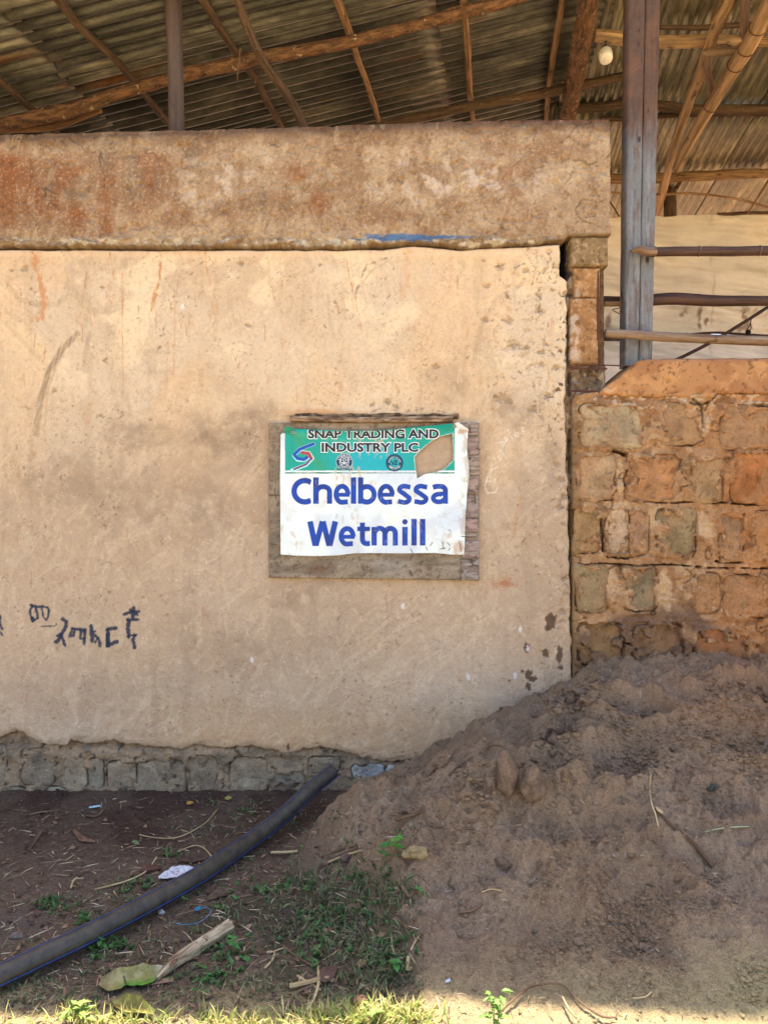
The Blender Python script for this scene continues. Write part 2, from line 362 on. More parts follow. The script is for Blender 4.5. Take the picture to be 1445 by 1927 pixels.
# ------------------------------------------------------------------ the plastered wall
wall = thing('plastered_wall', 'ochre mud plastered wall with a stained concrete band along its top and grey stones at its foot', 'wall', (-.5, 0, 0))
def beam_top(u): return np.interp(u, [-2600, 0, 300, 723, 860, 1145], [262, 257, 249, 237, 231, 227]) + 2.5 * (fbm(u / 45, u * 0, 41, 4) - .5)
def beam_bot(u): return np.interp(u, [-2600, 0, 200, 450, 640, 700, 780, 880, 1000, 1062, 1066, 1145], [470, 469, 467, 468, 469, 466, 461, 470, 462, 455, 449, 447]) + 6 * (fbm(u / 30, u * 0 + 3, 42, 4) - .5) + 5 * (fbm(u / 8, u * 0 + 3, 420, 3) - .5)
def beam_front(u, v):
    p = .030 + .010 * (fbm(u / 180, v / 140, 43, 3) - .5) + .009 * (fbm(u / 26, v / 20, 44, 4) - .5)
    p = p - .008 * sm(.60, .75, fbm(u / 16, v / 14, 45, 3)) + .007 * (fbm(u / 6, v / 6, 46, 3) - .5)
    tp = beam_top(u); p = p - .012 * sm(tp + 16, tp + 2, v)
    p = p - .010 * crack(u / 90, v / 60, 47, .012) * sm(960, 1020, u) * sm(.45, .55, fbm(u / 50, v / 50, 49))
    p = p + .014 * sm(448, 456, v) * sm(.5, .60, fbm(u / 18, v / 10, 48, 3))
    return p
def beam_col(u, v):
    c = base(u.shape, L(168, 140, 112)); tp = beam_top(u)
    c = mixc(c, L(148, 116, 88), sm(.42, .62, fbm(u / 60, v / 70, 51, 5)) * .85)
    c = mixc(c, L(188, 162, 132), sm(.48, .68, fbm(u / 34, v / 30, 52, 6, .6)) * .7)
    streak = fbm(u / 14, v / 90, 53, 4)
    rust = sm(.44, .62, fbm(u / 55, v / 90, 54, 4)) * (.95 * sm(420, 60, u) + .25) * sm(tp + 18, tp + 60, v) * sm(460, 400, v)
    c = mixc(c, L(142, 96, 66), rust * (.30 + .55 * sm(.4, .6, streak)))
    for cu, cv, ru, rv in ((25, 330, 50, 50), (205, 400, 18, 60), (130, 330, 40, 30), (290, 330, 30, 40), (150, 410, 30, 22), (560, 330, 26, 16), (600, 390, 20, 20), (940, 330, 40, 24), (1062, 370, 18, 14)):
        c = mixc(c, L(140, 88, 56), np.clip(1.3 - blob(u, v, cu, cv, ru, rv, 1.2, int(cu)), 0, 1) * .75 * (u < 700) + np.clip(1.1 - blob(u, v, cu, cv, ru, rv, 1.2, int(cu)), 0, 1) * .3 * (u >= 700))
    for cu, cv, ru, rv in ((205, 300, 26, 40), (255, 330, 20, 55), (300, 345, 10, 32), (105, 345, 9, 50), (495, 375, 9, 40), (150, 370, 30, 22), (370, 300, 18, 30)):
        c = mixc(c, L(132, 112, 92), np.clip(1.3 - blob(u, v, cu, cv, ru, rv, .9, int(cu)), 0, 1) * .65)
    wht = sm(.50, .66, fbm(u / 22, v / 22, 56, 5)) * (np.clip(1.2 - blob(u, v, 400, 350, 90, 50, .6, 3), 0, 1) + np.clip(1.2 - blob(u, v, 860, 340, 210, 60, .6, 4), 0, 1) + .6 * np.clip(1.2 - blob(u, v, 480, 310, 40, 30, .6, 5), 0, 1))
    c = mixc(c, L(212, 194, 176), wht * .7)
    wu = u + 20 * (fbm(u / 20, v / 20, 592, 3) - .5); wv = v + 20 * (fbm(u / 20, v / 20, 593, 3) - .5)
    c = mixc(c, L(120, 92, 66), crack(wu / 10, wv / 10, 594, .02, 3) * sm(.42, .56, fbm(u / 20, v / 20, 595, 3)) * .5); c = mixc(c, L(214, 190, 154), sm(.60, .76, fbm(u / 3, v / 3, 596, 3)) * .35)
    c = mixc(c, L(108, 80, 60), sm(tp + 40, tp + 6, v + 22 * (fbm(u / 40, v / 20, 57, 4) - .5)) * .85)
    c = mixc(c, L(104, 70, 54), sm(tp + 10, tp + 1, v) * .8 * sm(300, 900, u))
    c = mixc(c, L(150, 132, 104), sm(438, 470, v + 26 * (fbm(u / 40, v / 20, 58, 4) - .5)) * .5)
    c = mixc(c, L(212, 196, 168), sm(448, 458, v) * sm(.50, .58, fbm(u / 12, v / 8, 59, 3)) * .7)
    c = mixc(c, L(110, 88, 68), sm(.66, .76, fbm(u / 6, v / 5, 60, 4)) * .45)
    c = mixc(c, L(64, 50, 40), crack(u / 60, v / 60, 61, .012) * sm(.56, .62, fbm(u / 40, v / 40, 62)) * .7)
    vs_ = fbm(u / 7 + v / 40, v / 34, 597, 4); c = mixc(c, L(128, 92, 62), sm(.56, .70, vs_) * .32 * sm(.45, .6, fbm(u / 40, v / 26, 598))); c = mixc(c, L(206, 178, 140), sm(.40, .30, vs_) * .25 * sm(.5, .62, fbm(u / 30, v / 20, 599)))
    bl = sm(1.15, .55, blob(u, v, 765, 452, 115, 9, .9, 63)) * sm(.35, .5, fbm(u / 20, v / 5, 64, 3))
    c = mixc(c, L(66, 112, 156), bl * .85)
    c = mixc(c, L(120, 96, 74), sm(beam_bot(u) - 5, beam_bot(u) - .5, v) * .7)
    c = mixc(c, L(132, 104, 74), sm(1050, 1062, u) * sm(440, 446, v) * .6)
    return c
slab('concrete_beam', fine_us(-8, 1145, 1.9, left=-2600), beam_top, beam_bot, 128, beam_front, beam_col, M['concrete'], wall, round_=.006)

_pb = ([-2600, 0, 35, 69, 87, 131, 136, 173, 221, 242, 301, 346, 374, 415, 478, 500, 545, 604, 659, 683, 742, 763, 800, 1145],
       [1385, 1387, 1375, 1390, 1401, 1401, 1389, 1399, 1390, 1399, 1404, 1408, 1401, 1408, 1401, 1409, 1416, 1402, 1416, 1423, 1433, 1427, 1432, 1432])
def pl_top(u): return 474 + 3.0 * (fbm(u / 22, u * 0 + 8, 65, 4) - .5) + np.interp(u, [640, 720, 780, 860, 960, 1050], [0, -1, -8, 0, -5, -10]) - 1.5
def pl_bot(u): return np.interp(u, *_pb) + 9 * (fbm(u / 9, u * 0 + 1, 66, 4) - .5)
def pl_right(v): return np.interp(v, [460, 470, 520, 530, 700, 760, 900, 1290, 1440], [1052, 1052, 1052, 1065, 1064, 1062, 1066, 1076, 1078]) + 7 * (fbm(v / 16, v * 0 + 2, 67, 4) - .5)
PITS = [(np_u, np_v, r) for np_u, np_v, r in ((62, 545, 4), (195, 542, 4), (455, 497, 6), (192, 783, 5), (285, 790, 4), (603, 500, 5), (915, 540, 8), (988, 512, 8), (952, 560, 6), (1012, 556, 7), (912, 603, 8), (955, 605, 12),
        (968, 650, 14), (988, 655, 8), (1018, 663, 8), (1016, 686, 9), (1012, 585, 9), (942, 748, 14), (955, 755, 9), (728, 755, 8), (700, 762, 6), (745, 766, 6), (880, 674, 4), (1030, 745, 8), (1000, 770, 10), (940, 503, 10), (50, 508, 9), (25, 510, 5),
        (467, 612, 5), (302, 655, 5), (470, 615, 4), (105, 736, 7), (820, 690, 8), (1055, 903, 8), (1062, 935, 10), (1052, 955, 9), (1060, 1090, 8), (1058, 1150, 9), (868, 1020, 3))]
def pit_m(u, v):
    m = np.zeros(np.shape(u))
    for a, b, r in PITS: m = np.maximum(m, sm(1.25, .6, blob(u, v, a, b, r * .8, r * .55, 2.2, int(a + b))))
    return m
def right_rough(u, v): return sm(860, 1010, u + 30 * (fbm(u / 70, v / 70, 70) - .5)) * sm(900, 700, v) + sm(1010, 1060, u)
def pl_front(u, v):
    p = .012 + .016 * (fbm(u / 260, v / 240, 71, 3) - .5) + .006 * (fbm(u / 70, v / 55, 72, 3) - .5) + .0030 * (fbm(u / 14, v / 12, 73, 4) - .5) + .0020 * (fbm(u / 4.5, v / 4.5, 74, 2) - .5)
    rr = right_rough(u, v)
    p = p + rr * (.012 * (fbm(u / 40, v / 34, 75, 4) - .5) - .006 * sm(.68, .76, fbm(u / 15, v / 12, 76, 4)))
    p = p - .005 * crack(u / 20, v / 16, 760, .02, 3) * sm(.5, .6, fbm(u / 34, v / 34, 761, 3)) * rr
    p = p - .006 * crack(u / 55, v / 55, 77, .010, 4) * sm(.5, .6, fbm(u / 90, v / 90, 78)) * np.clip(rr + .08, 0, 1)
    p = p - .007 * pit_m(u, v) + .004 * sm(500, 480, v)
    b = np.interp(u, *_pb); p = p + .006 * sm(b - 60, b - 8, v) - .004 * sm(.55, .7, fbm(u / 16, v / 10, 79, 3)) * sm(b - 30, b, v)
    p = p + .004 * sm(795, 775, v) * sm(500, 560, u) * sm(870, 840, u) * sm(760, 780, v)
    return p
FW = 5.78
def gp(*pts): return [(40 + a / FW, 1110 + b / FW) for a, b in pts]
STROKES = [(gp((140, 165), (118, 215), (122, 270), (140, 315), (160, 325), (198, 300), (196, 250), (180, 195)), 2.0), (gp((122, 160), (190, 180), (250, 175), (310, 190)), 2.1),
    (gp((240, 180), (252, 240), (262, 290), (292, 322), (315, 285), (322, 220), (305, 185)), 1.9), (gp((145, 300), (150, 335)), 2.6), (gp((245, 390), (330, 389), (388, 386), (400, 370)), .9),
    (gp((470, 318), (505, 340), (505, 380), (485, 430), (455, 480), (425, 530), (395, 565)), 3.6), (gp((450, 490), (478, 545), (490, 600)), 2.8), (gp((455, 470), (410, 495)), 2.2),
    (gp((575, 418), (555, 470), (545, 500), (585, 490), (595, 430)), 2.6), (gp((570, 418), (640, 424), (715, 432)), 2.8), (gp((708, 430), (706, 520), (700, 582)), 3.0), (gp((662, 440), (664, 525), (700, 528)), 2.4),
    (gp((775, 385), (780, 470), (785, 550)), 3.6), (gp((785, 450), (822, 448)), 1.6), (gp((848, 515), (868, 560), (872, 605)), 2.6), (gp((850, 520), (818, 565)), 1.8), (gp((812, 480), (822, 500)), 2.2),
    (gp((1045, 412), (955, 422), (955, 520), (956, 608)), 3.2), (gp((956, 585), (1000, 580), (1055, 558)), 3.4), (gp((955, 430), (960, 600)), 4.0),
    (gp((1135, 262), (1200, 240), (1292, 232)), 2.6), (gp((1238, 192), (1232, 250), (1225, 310)), 3.2), (gp((1195, 215), (1275, 262)), 2.4), (gp((1170, 322), (1285, 318)), 2.8), (gp((1182, 322), (1172, 400), (1182, 500)), 3.6),
    (gp((1182, 498), (1258, 485)), 2.4), (gp((1240, 490), (1230, 545), (1245, 622)), 3.4), ([(-2, 1154), (4, 1160), (3, 1172), (7, 1182)], 2.6), ([(0, 1184), (9, 1196)], 1.4)]
CF = 3.44
def cp_(*pts): return [(880 + a / CF, 780 + b / CF) for a, b in pts]
CHALK = [cp_((135, 375), (105, 470), (125, 510), (175, 505), (190, 470)), cp_((120, 430), (175, 440)), cp_((150, 355), (140, 410), (170, 430), (190, 395)), cp_((150, 310), (155, 360), (190, 340)),
         cp_((170, 280), (180, 310), (215, 290), (190, 270)), cp_((190, 245), (215, 275), (230, 262), (200, 225), (215, 210)), cp_((205, 180), (225, 205), (235, 180), (215, 175)), cp_((232, 150), (250, 175), (255, 150), (235, 148)),
         cp_((255, 100), (285, 155)), cp_((310, 115), (300, 135), (320, 145), (325, 120), (310, 115)), cp_((345, 90), (360, 85), (345, 115), (370, 105), (355, 130))]
DRIPS = [([(68, 478), (72, 510), (84, 545), (88, 575), (80, 602)], 8, .75), ([(82, 570), (70, 598), (58, 615)], 3, .4), ([(302, 474), (303, 500), (302, 530), (292, 560), (287, 585)], 5.0, .85), ([(210, 478), (213, 505), (217, 525)], 2.0, .7),
         ([(232, 515), (233, 560), (233, 605)], 1.6, .75), ([(233, 605), (234, 760)], .9, .5), ([(388, 476), (389, 500), (397, 538)], 1.6, .8), ([(331, 556), (331, 620), (328, 705)], 3.4, .4), ([(318, 640), (315, 715)], 2.6, .35),
         ([(652, 486), (657, 520), (668, 560), (682, 632)], 1.5, .8), ([(435, 655), (450, 690), (468, 723)], .9, .6), ([(768, 478), (765, 530), (755, 560)], 9, .30), ([(848, 490), (846, 550)], 6, .28), ([(880, 560), (878, 640), (872, 700)], 4, .25),
         ([(222, 545), (214, 566)], .9, .5), ([(533, 590), (535, 640), (530, 690)], 5, .22), ([(530, 640), (531, 655)], 2, .6), ([(978, 935), (972, 975), (965, 1005)], 2.2, .5), ([(950, 1000), (949, 1045)], 1.0, .3), ([(1018, 980), (1015, 1010)], 2, .25), ([(388, 1140), (381, 1175)], 3, .4), ([(865, 1245), (862, 1285)], 2.4, .35)]
MUD = [(1035, 1168, 9, 14), (1029, 1182, 5, 6), (1025, 1228, 7, 8), (1051, 1232, 5, 18), (1054, 1255, 5, 5), (993, 1268, 6, 8), (1001, 1276, 7, 6), (993, 1290, 5, 7), (982, 1262, 3, 3), (988, 1218, 5, 9), (1009, 1326, 4, 4), (943, 1334, 6, 5), (957, 1279, 2, 2), (544, 1404, 3, 7), (574, 1407, 4, 5)]
def pl_col(u, v):
    c = base(u.shape, L(206, 183, 156))
    f1 = fbm(u / 190, v / 170, 81, 4); f2 = fbm(u / 60, v / 50, 82, 5)
    c = mixc(c, L(194, 166, 136), sm(.42, .6, f1) * .7)
    c = mixc(c, L(224, 200, 166), sm(.5, .68, f2) * sm(900, 600, v) * .8)
    c = mixc(c, L(214, 180, 142), sm(.48, .66, fbm(u / 120, v / 200, 83, 4)) * .55)
    low = sm(700, 1000, v + 160 * (f1 - .5) + 80 * (f2 - .5))
    c = mixc(c, L(178, 154, 130), low * .7)
    c = mixc(c, L(196, 152, 104), sm(1280, 1400, v + 60 * (f2 - .5)) * sm(150, 450, u + 60 * (f1 - .5)) * sm(1050, 900, u) * .6)
    c = mixc(c, L(172, 148, 124), sm(900, 1040, u + 90 * (f1 - .5)) * sm(700, 1000, v) * .6)
    c = mixc(c, L(196, 168, 140), sm(300, 60, u + 100 * (f1 - .5)) * sm(1000, 1200, v) * .5)
    # damp cloud stains and trowel shades
    for cu, cv, ru, rv, a in ((420, 830, 90, 45, .55), (260, 815, 60, 30, .45), (380, 800, 40, 30, .4), (500, 770, 40, 18, .3), (545, 1120, 60, 30, .45), (600, 1095, 60, 14, .35), (860, 730, 40, 40, .35), (960, 770, 60, 40, .4), (820, 700, 40, 24, .25),
                              (330, 960, 160, 80, .35), (120, 900, 110, 60, .3), (430, 1220, 140, 60, .3), (620, 1200, 120, 70, .25), (150, 1300, 160, 50, .2), (480, 790, 40, 40, .4), (495, 930, 20, 120, .2), (905, 860, 20, 100, .3), (1040, 870, 20, 60, .4)):
        c = mixc(c, L(142, 120, 98), np.clip(1.3 - blob(u, v, cu, cv, ru, rv, 1.1, int(cu + cv)), 0, 1) * a * 1.15 * (.6 + .6 * sm(.35, .6, fbm(u / 18, v / 18, int(cu), 4))))
    brush = .5 + .5 * sm(.35, .6, fbm((u + v * .3) / 2.6, (v - u * .3) / 60, 84, 3))
    for pts, w, a in (([(148, 630), (118, 660), (95, 700), (80, 750), (70, 815)], 7, .85), ([(128, 650), (104, 700), (92, 740), (88, 800)], 3, .35), ([(172, 630), (162, 670), (164, 700)], 6, .3), ([(20, 540), (40, 565), (75, 575)], 6, .4), ([(75, 575), (110, 575), (128, 560)], 7, .35),
                      ([(18, 540), (20, 528), (50, 520)], 3, .3), ([(130, 540), (180, 590), (230, 580)], 9, .25), ([(200, 620), (215, 690), (240, 780)], 16, .2), ([(380, 700), (372, 760)], 8, .25), ([(680, 535), (700, 510), (735, 490)], 2.2, .35), ([(270, 660), (320, 665)], 5, .3), ([(275, 702), (315, 700)], 4, .25),
                      ([(800, 800), (780, 900)], 5, .1), ([(940, 560), (905, 610), (890, 690)], 6, .2), ([(20, 950), (60, 900), (120, 880)], 10, .2), ([(390, 900), (420, 980), (480, 1040)], 10, .22), ([(230, 900), (300, 1010)], 12, .18)):
        c = mixc(c, L(146, 122, 98), sm(w * 1.1, w * .5, pl(u, v, pts) + 2 * (fbm(u / 9, v / 9, 85, 2) - .5)) * a * brush)
    run = fbm(u / 9 + .6 * fbm(u / 40, v / 60, 950, 2), v / 260, 951, 4); c = mixc(c, L(186, 146, 106), sm(.58, .72, run) * .26 * sm(900, 520, v) * sm(.42, .6, fbm(u / 60, v / 60, 956))); c = mixc(c, L(150, 128, 106), sm(.60, .74, fbm(u / 22 + 50, v / 160, 952, 4)) * .20)
    qu = u + 170 * (fbm(u / 150, v / 150, 960, 2) - .5); qv = v + 170 * (fbm(u / 150, v / 150, 961, 2) - .5); sweep = fbm((qu * .5 + qv * .86) / 46, (qv * .5 - qu * .86) / 9, 953, 4); c = mixc(c, L(156, 132, 108), sm(.58, .70, sweep) * .20 * sm(.45, .6, fbm(u / 120, v / 120, 954))); c = mixc(c, L(228, 204, 172), sm(.40, .30, fbm((qv * .8 - qu * .6) / 50, (qu * .8 + qv * .6) / 11, 955, 4)) * .16)
    # fine dry cracks, specks
    c = mixc(c, L(230, 206, 172), sm(.58, .74, fbm(u / 16 + 3, v / 24, 86, 5)) * .16)
    c = mixc(c, L(176, 146, 114), sm(.60, .74, fbm(u / 5, v / 5, 87, 4)) * .35)
    c = mixc(c, L(112, 88, 66), sm(.76, .82, fbm(u / 4.5, v / 5, 88, 2)) * .6 * sm(.5, .62, fbm(u / 60, v / 60, 89)))
    wu = u + 26 * (fbm(u / 26, v / 26, 492, 3) - .5); wv = v + 26 * (fbm(u / 26, v / 26, 493, 3) - .5)
    c = mixc(c, L(152, 120, 92), crack(wu / 12, wv / 12, 494, .016, 3) * sm(.45, .6, fbm(u / 22, v / 22, 495, 3)) * .40); c = mixc(c, L(236, 210, 176), crack(wu / 15 + 9, wv / 11, 496, .022, 3) * sm(.42, .55, fbm(u / 16, v / 16, 497, 3)) * .35)
    c = mixc(c, L(96, 74, 58), crack(u / 24, v / 20, 90, .014, 4) * sm(.56, .64, fbm(u / 40, v / 40, 91)) * .45)
    c = mixc(c, L(168, 104, 58), sm(.70, .80, fbm(u / 7, v / 16, 92, 3)) * sm(.5, .62, fbm(u / 70, v / 80, 93)) * .25)
    rr = right_rough(u, v)
    c = mixc(c, L(122, 98, 78), rr * sm(.66, .76, fbm(u / 15, v / 12, 76, 4)) * .22)
    c = mixc(c, L(104, 84, 68), crack(u / 20, v / 16, 760, .016, 3) * sm(.5, .6, fbm(u / 34, v / 34, 761, 3)) * rr * .7)
    c = mixc(c, L(132, 110, 90), pit_m(u, v) * .5)
    c = mixc(c, L(232, 196, 160), sm(490, 480, v) * .4)
    for pts in ([(905, 490), (925, 505), (945, 500), (962, 508), (985, 498)], [(1000, 545), (1015, 560), (1012, 590), (1030, 610), (1022, 640), (1040, 668)], [(975, 700), (1000, 715), (1008, 745), (1040, 760)], [(722, 748), (730, 760), (742, 764), (752, 774)], [(700, 775), (720, 768), (760, 776), (800, 770), (842, 778)], [(1030, 480), (1040, 500), (1030, 530)], [(1045, 900), (1056, 930), (1050, 960)], [(668, 556), (690, 500), (735, 486), (760, 480)], [(1000, 770), (1030, 800), (1048, 850)], [(930, 560), (950, 552), (960, 566)]):
        c = mixc(c, L(104, 82, 64), sm(1.5, .3, pl(u, v, pts) + 7 * (fbm(u / 7, v / 7, 970, 3) - .5)) * .6 * sm(.36, .5, fbm(u / 14, v / 14, 971)))
    # drips
    for pts, w, a in DRIPS:
        d = pl(u, v, pts) + w * 2.2 * (fbm(u / 4, v / 9, 94, 3) - .45) + 1.2 * (fbm(u / 2.4, v / 4, 940, 2) - .5)
        c = mixc(c, L(192, 130, 80), sm(w, w * .35, d) * a * (.55 + .45 * sm(.35, .55, fbm(u / 4, v / 14, 941, 3))))
    for k in range(34):
        a0 = rnd.uniform(0, 1040); b0 = rnd.choice([rnd.uniform(490, 740), rnd.uniform(490, 1350)]); ln = rnd.uniform(8, 36)
        c = mixc(c, L(150, 98, 62), sm(1.5, .5, pl(u, v, [(a0, b0), (a0 + rnd.uniform(-3, 4), b0 + ln)])) * rnd.uniform(.2, .55))
    c = mixc(c, L(172, 110, 72), np.clip(1.15 - blob(u, v, 946, 1096, 22, 14, 1.5, 95), 0, 1) * .8)
    c = mixc(c, L(200, 140, 84), np.clip(1.2 - blob(u, v, 600, 778, 80, 9, .8, 96), 0, 1) * .6)
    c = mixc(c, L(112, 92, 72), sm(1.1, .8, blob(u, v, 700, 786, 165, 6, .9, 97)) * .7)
    for cu, cv, ru, rv in MUD: c = mixc(c, L(92, 70, 54), sm(1.12, .92, blob(u, v, cu, cv, ru, rv, 1.3, int(cu))) * .92)
    for cu, cv in ((758, 1140), (978, 1184), (992, 1220), (968, 1270), (345, 578), (880, 1272), (475, 1240)): c = mixc(c, L(222, 220, 216), sm(1.1, .8, blob(u, v, cu, cv, 3.5, 6, 1.2, cu)) * .7)
    b = np.interp(u, *_pb); c = mixc(c, L(150, 124, 98), sm(b - 16, b - 2, v + 8 * (fbm(u / 10, v / 10, 98, 3) - .5)) * .6)
    # painted strokes and chalk
    reg = (u < 300) & (v > 1120) & (v < 1240)
    us_, vs_ = u[reg], v[reg]; sub = c[reg]
    rag = (fbm(us_ / 3.2, vs_ / 4.5, 99, 3) - .5)
    for pts, w in STROKES: sub = mixc(sub, L(46, 54, 72), sm(w + .9, w - .5, pl(us_, vs_, pts) + 3.4 * rag) * .93)
    c[reg] = sub
    reg = (u > 900) & (u < 1000) & (v > 790) & (v < 940); us_, vs_ = u[reg], v[reg]; sub = c[reg]
    for pts in CHALK: sub = mixc(sub, L(236, 226, 212), sm(1.6, .5, pl(us_, vs_, pts)) * .55 * sm(.3, .5, fbm(us_ / 4, vs_ / 4, 100)))
    c[reg] = sub
    return c
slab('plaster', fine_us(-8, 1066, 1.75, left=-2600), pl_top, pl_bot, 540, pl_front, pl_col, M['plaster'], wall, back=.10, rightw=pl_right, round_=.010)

# masonry behind: shaped bed of mortar with stones set in it
STN = {}
def stone_piece(parent, u0, v0, u1, v1, dep, rgb, s, rot=0, n=4.2, rough=.10, y0=0.0, label=None, dust=None):
    cu, cv = (u0 + u1) / 2, (v0 + v1) / 2; a, b = (u1 - u0) / 2 * K, (v1 - v0) / 2 * K
    nr, nt_ = 12, 48; rr = np.append(np.linspace(0, .965, nr - 1) ** .8, 1.0); th = np.linspace(0, 2 * np.pi, nt_, endpoint=False)
    R, T = np.meshgrid(rr, th, indexing='ij')
    sup = 1 / (np.abs(np.cos(T)) ** n + np.abs(np.sin(T)) ** n) ** (1 / n)
    sup = sup * (1 + rough * 2 * (fbm(np.cos(T) * 2 + s, np.sin(T) * 2, s, 4) - .5) + rough * .8 * (fbm(np.cos(T) * 7 + s, np.sin(T) * 7, s + 40, 2) - .5)) * 1.05
    px = R * sup * np.cos(T) * a; pz = R * sup * np.sin(T) * b
    sk = (_h(np.array([s]), np.array([3]), 5)[0] - .5) * .22; sk2 = (_h(np.array([s]), np.array([7]), 9)[0] - .5) * .22; px, pz = px * (1 + sk * pz / b), pz * (1 + sk2 * px / a)
    c_, s_ = math.cos(rot), math.sin(rot); px, pz = px * c_ - pz * s_, px * s_ + pz * c_
    wx = px + X(cu); wz = pz + Z(cv)
    h = dep * (1 - .7 * R ** 10) + .011 * (fbm(wx * 22, wz * 22, s + 1, 4) - .5) + .006 * (fbm(wx * 70, wz * 70, s + 2, 3) - .5) 
    h = np.where(R >= 1, -.03, h)
    y = y0 - h
    col = base(R.shape, rgb); f = fbm(wx * 16, wz * 16, s + 5, 4)
    col = mixc(col, np.array(rgb) * .62, sm(.5, .7, f) * .7); col = mixc(col, np.minimum(np.array(rgb) * 1.35, .8), sm(.48, .3, f) * .6)
    col = mixc(col, np.array(rgb) * .35, sm(.64, .75, fbm(wx * 55, wz * 55, s + 7, 3)) * .7)
    if dust is not None: col = mixc(col, dust, sm(.44, .62, fbm(wx * 14, wz * 14, 613, 4)) * .42 + .25 * R ** 4)
    verts = np.stack([wx, y, wz], -1)
    idx = np.arange(nr * nt_).reshape(nr, nt_); nx = np.roll(idx, -1, 1)
    q = np.stack([idx[:-1], nx[:-1], nx[1:], idx[1:]], -1).reshape(-1, 4)
    og = (float(X(cu)), y0, float(Z(cv)))
    me = np_mesh('stone', verts, q, col=col, mat=M['stone'], origin=og)
    kw = {'label': label} if label else {}
    return obj('stone', me, parent, og, **kw)
def sdbox(u, v, bx, r=10):
    u0, v0, u1, v1 = bx; qx = np.abs(u - (u0 + u1) / 2) - (u1 - u0) / 2 + r; qy = np.abs(v - (v0 + v1) / 2) - (v1 - v0) / 2 + r
    return np.hypot(np.maximum(qx, 0), np.maximum(qy, 0)) + np.minimum(np.maximum(qx, qy), 0) - r
BS = [(-60, 1402, -22, 1474), (-16, 1404, 15, 1474), (42, 1408, 104, 1476), (121, 1422, 163, 1482), (168, 1426, 196, 1486), (204, 1432, 256, 1488), (260, 1429, 322, 1497), (352, 1422, 408, 1500), (434, 1425, 506, 1492),
      (0, 1480, 53, 1514), (56, 1482, 84, 1512), (88, 1480, 134, 1510), (140, 1482, 188, 1510), (198, 1494, 300, 1516), (514, 1452, 573, 1472), (580, 1424, 640, 1452)]
BW = [(663, 1436, 722, 1466), (726, 1436, 752, 1460)]
def foot_front(u, v):
    d = np.full(u.shape, 1e9)
    for b in BS + BW: d = np.minimum(d, sdbox(u, v, b, 12))
    p = .007 + .024 * (fbm(u / 26, v / 20, 111, 4) - .45) + .010 * (fbm(u / 9, v / 8, 112, 3) - .5)
    p = p + .014 * sm(1432, 1405, v) * sm(.35, .6, fbm(u / 24, v / 18, 113, 3))
    cr = sm(4.5, 1.0, np.abs(d + 1)) * sm(.46, .58, fbm(u / 30, v / 30, 114, 3))
    p = p - .020 * cr + .006 * sm(7, 2, np.abs(d)) * (1 - cr); thr = 3 + 26 * sm(.42, .64, fbm(u / 16, v / 16, 611, 3)); p = np.where(d < -thr, np.minimum(p, -.006), p); p = p - .022 * sm(1420, 1396, v)
    return p
def foot_col(u, v):
    d = np.full(u.shape, 1e9)
    for b in BS + BW: d = np.minimum(d, sdbox(u, v, b, 12))
    c = base(u.shape, L(174, 146, 116)); c = mixc(c, L(142, 122, 100), sm(.4, .65, fbm(u / 26, v / 22, 115, 4)))
    c = mixc(c, L(176, 148, 116), sm(.55, .7, fbm(u / 14, v / 12, 116, 4)) * .7)
    c = mixc(c, L(66, 54, 46), sm(.62, .74, fbm(u / 10, v / 8, 117, 4)) * .8)
    c = mixc(c, L(96, 78, 64), sm(1490, 1515, v) * .6)
    c = mixc(c, L(60, 50, 42), sm(3, .6, np.abs(d + 1)) * sm(.46, .58, fbm(u / 30, v / 30, 114, 3)) * .7)
    return c
slab('mortar', fine_us(-8, 800, 2.0, left=-2600), 1366, 1560, 98, foot_front, foot_col, M['mortar'], wall, back=.2)
for i, b in enumerate(BS):
    g = L(*[(166, 146, 120), (170, 152, 128), (150, 132, 110), (176, 154, 126), (158, 144, 122)][i % 5])
    stone_piece(wall, *b, .006 + .006 * rnd.random(), g, 200 + i * 13, n=rnd.uniform(4, 8), rough=.16, rot=rnd.uniform(-.05, .05), dust=L(172, 144, 114))
for i, b in enumerate(BW):
    stone_piece(wall, *b, .012, L(196, 194, 186), 700 + i, n=5, rough=.14, label='stone splashed with white lime')
lx = -90
for i in range(26):                            # more of the same course further along
    w = rnd.uniform(45, 75); lx -= w + rnd.uniform(8, 20)
    stone_piece(wall, lx, 1412, lx + w, 1492, .008, L(130, 118, 104), 900 + i, n=3.4, rough=.12)
# core of the wall
def box_np(name, x0, x1, y0, y1, z0, z1, rgb, mat, parent, **kw):
    v = [(x, y, z) for x in (x0, x1) for y in (y0, y1) for z in (z0, z1)]
    q = [(0, 1, 3, 2), (4, 6, 7, 5), (0, 4, 5, 1), (2, 3, 7, 6), (0, 2, 6, 4), (1, 5, 7, 3)]
    me = np_mesh(name, v, q, col=np.ones((8, 3)) * np.array(rgb), mat=mat, smooth=False, origin=((x0 + x1) / 2, (y0 + y1) / 2, z0))
    return obj(name, me, parent, ((x0 + x1) / 2, (y0 + y1) / 2, z0), **kw)
box_np('masonry_core', X(-2600), X(1048), .05, .24, -.3, Z(476), L(120, 98, 76), M['mortar'], wall)

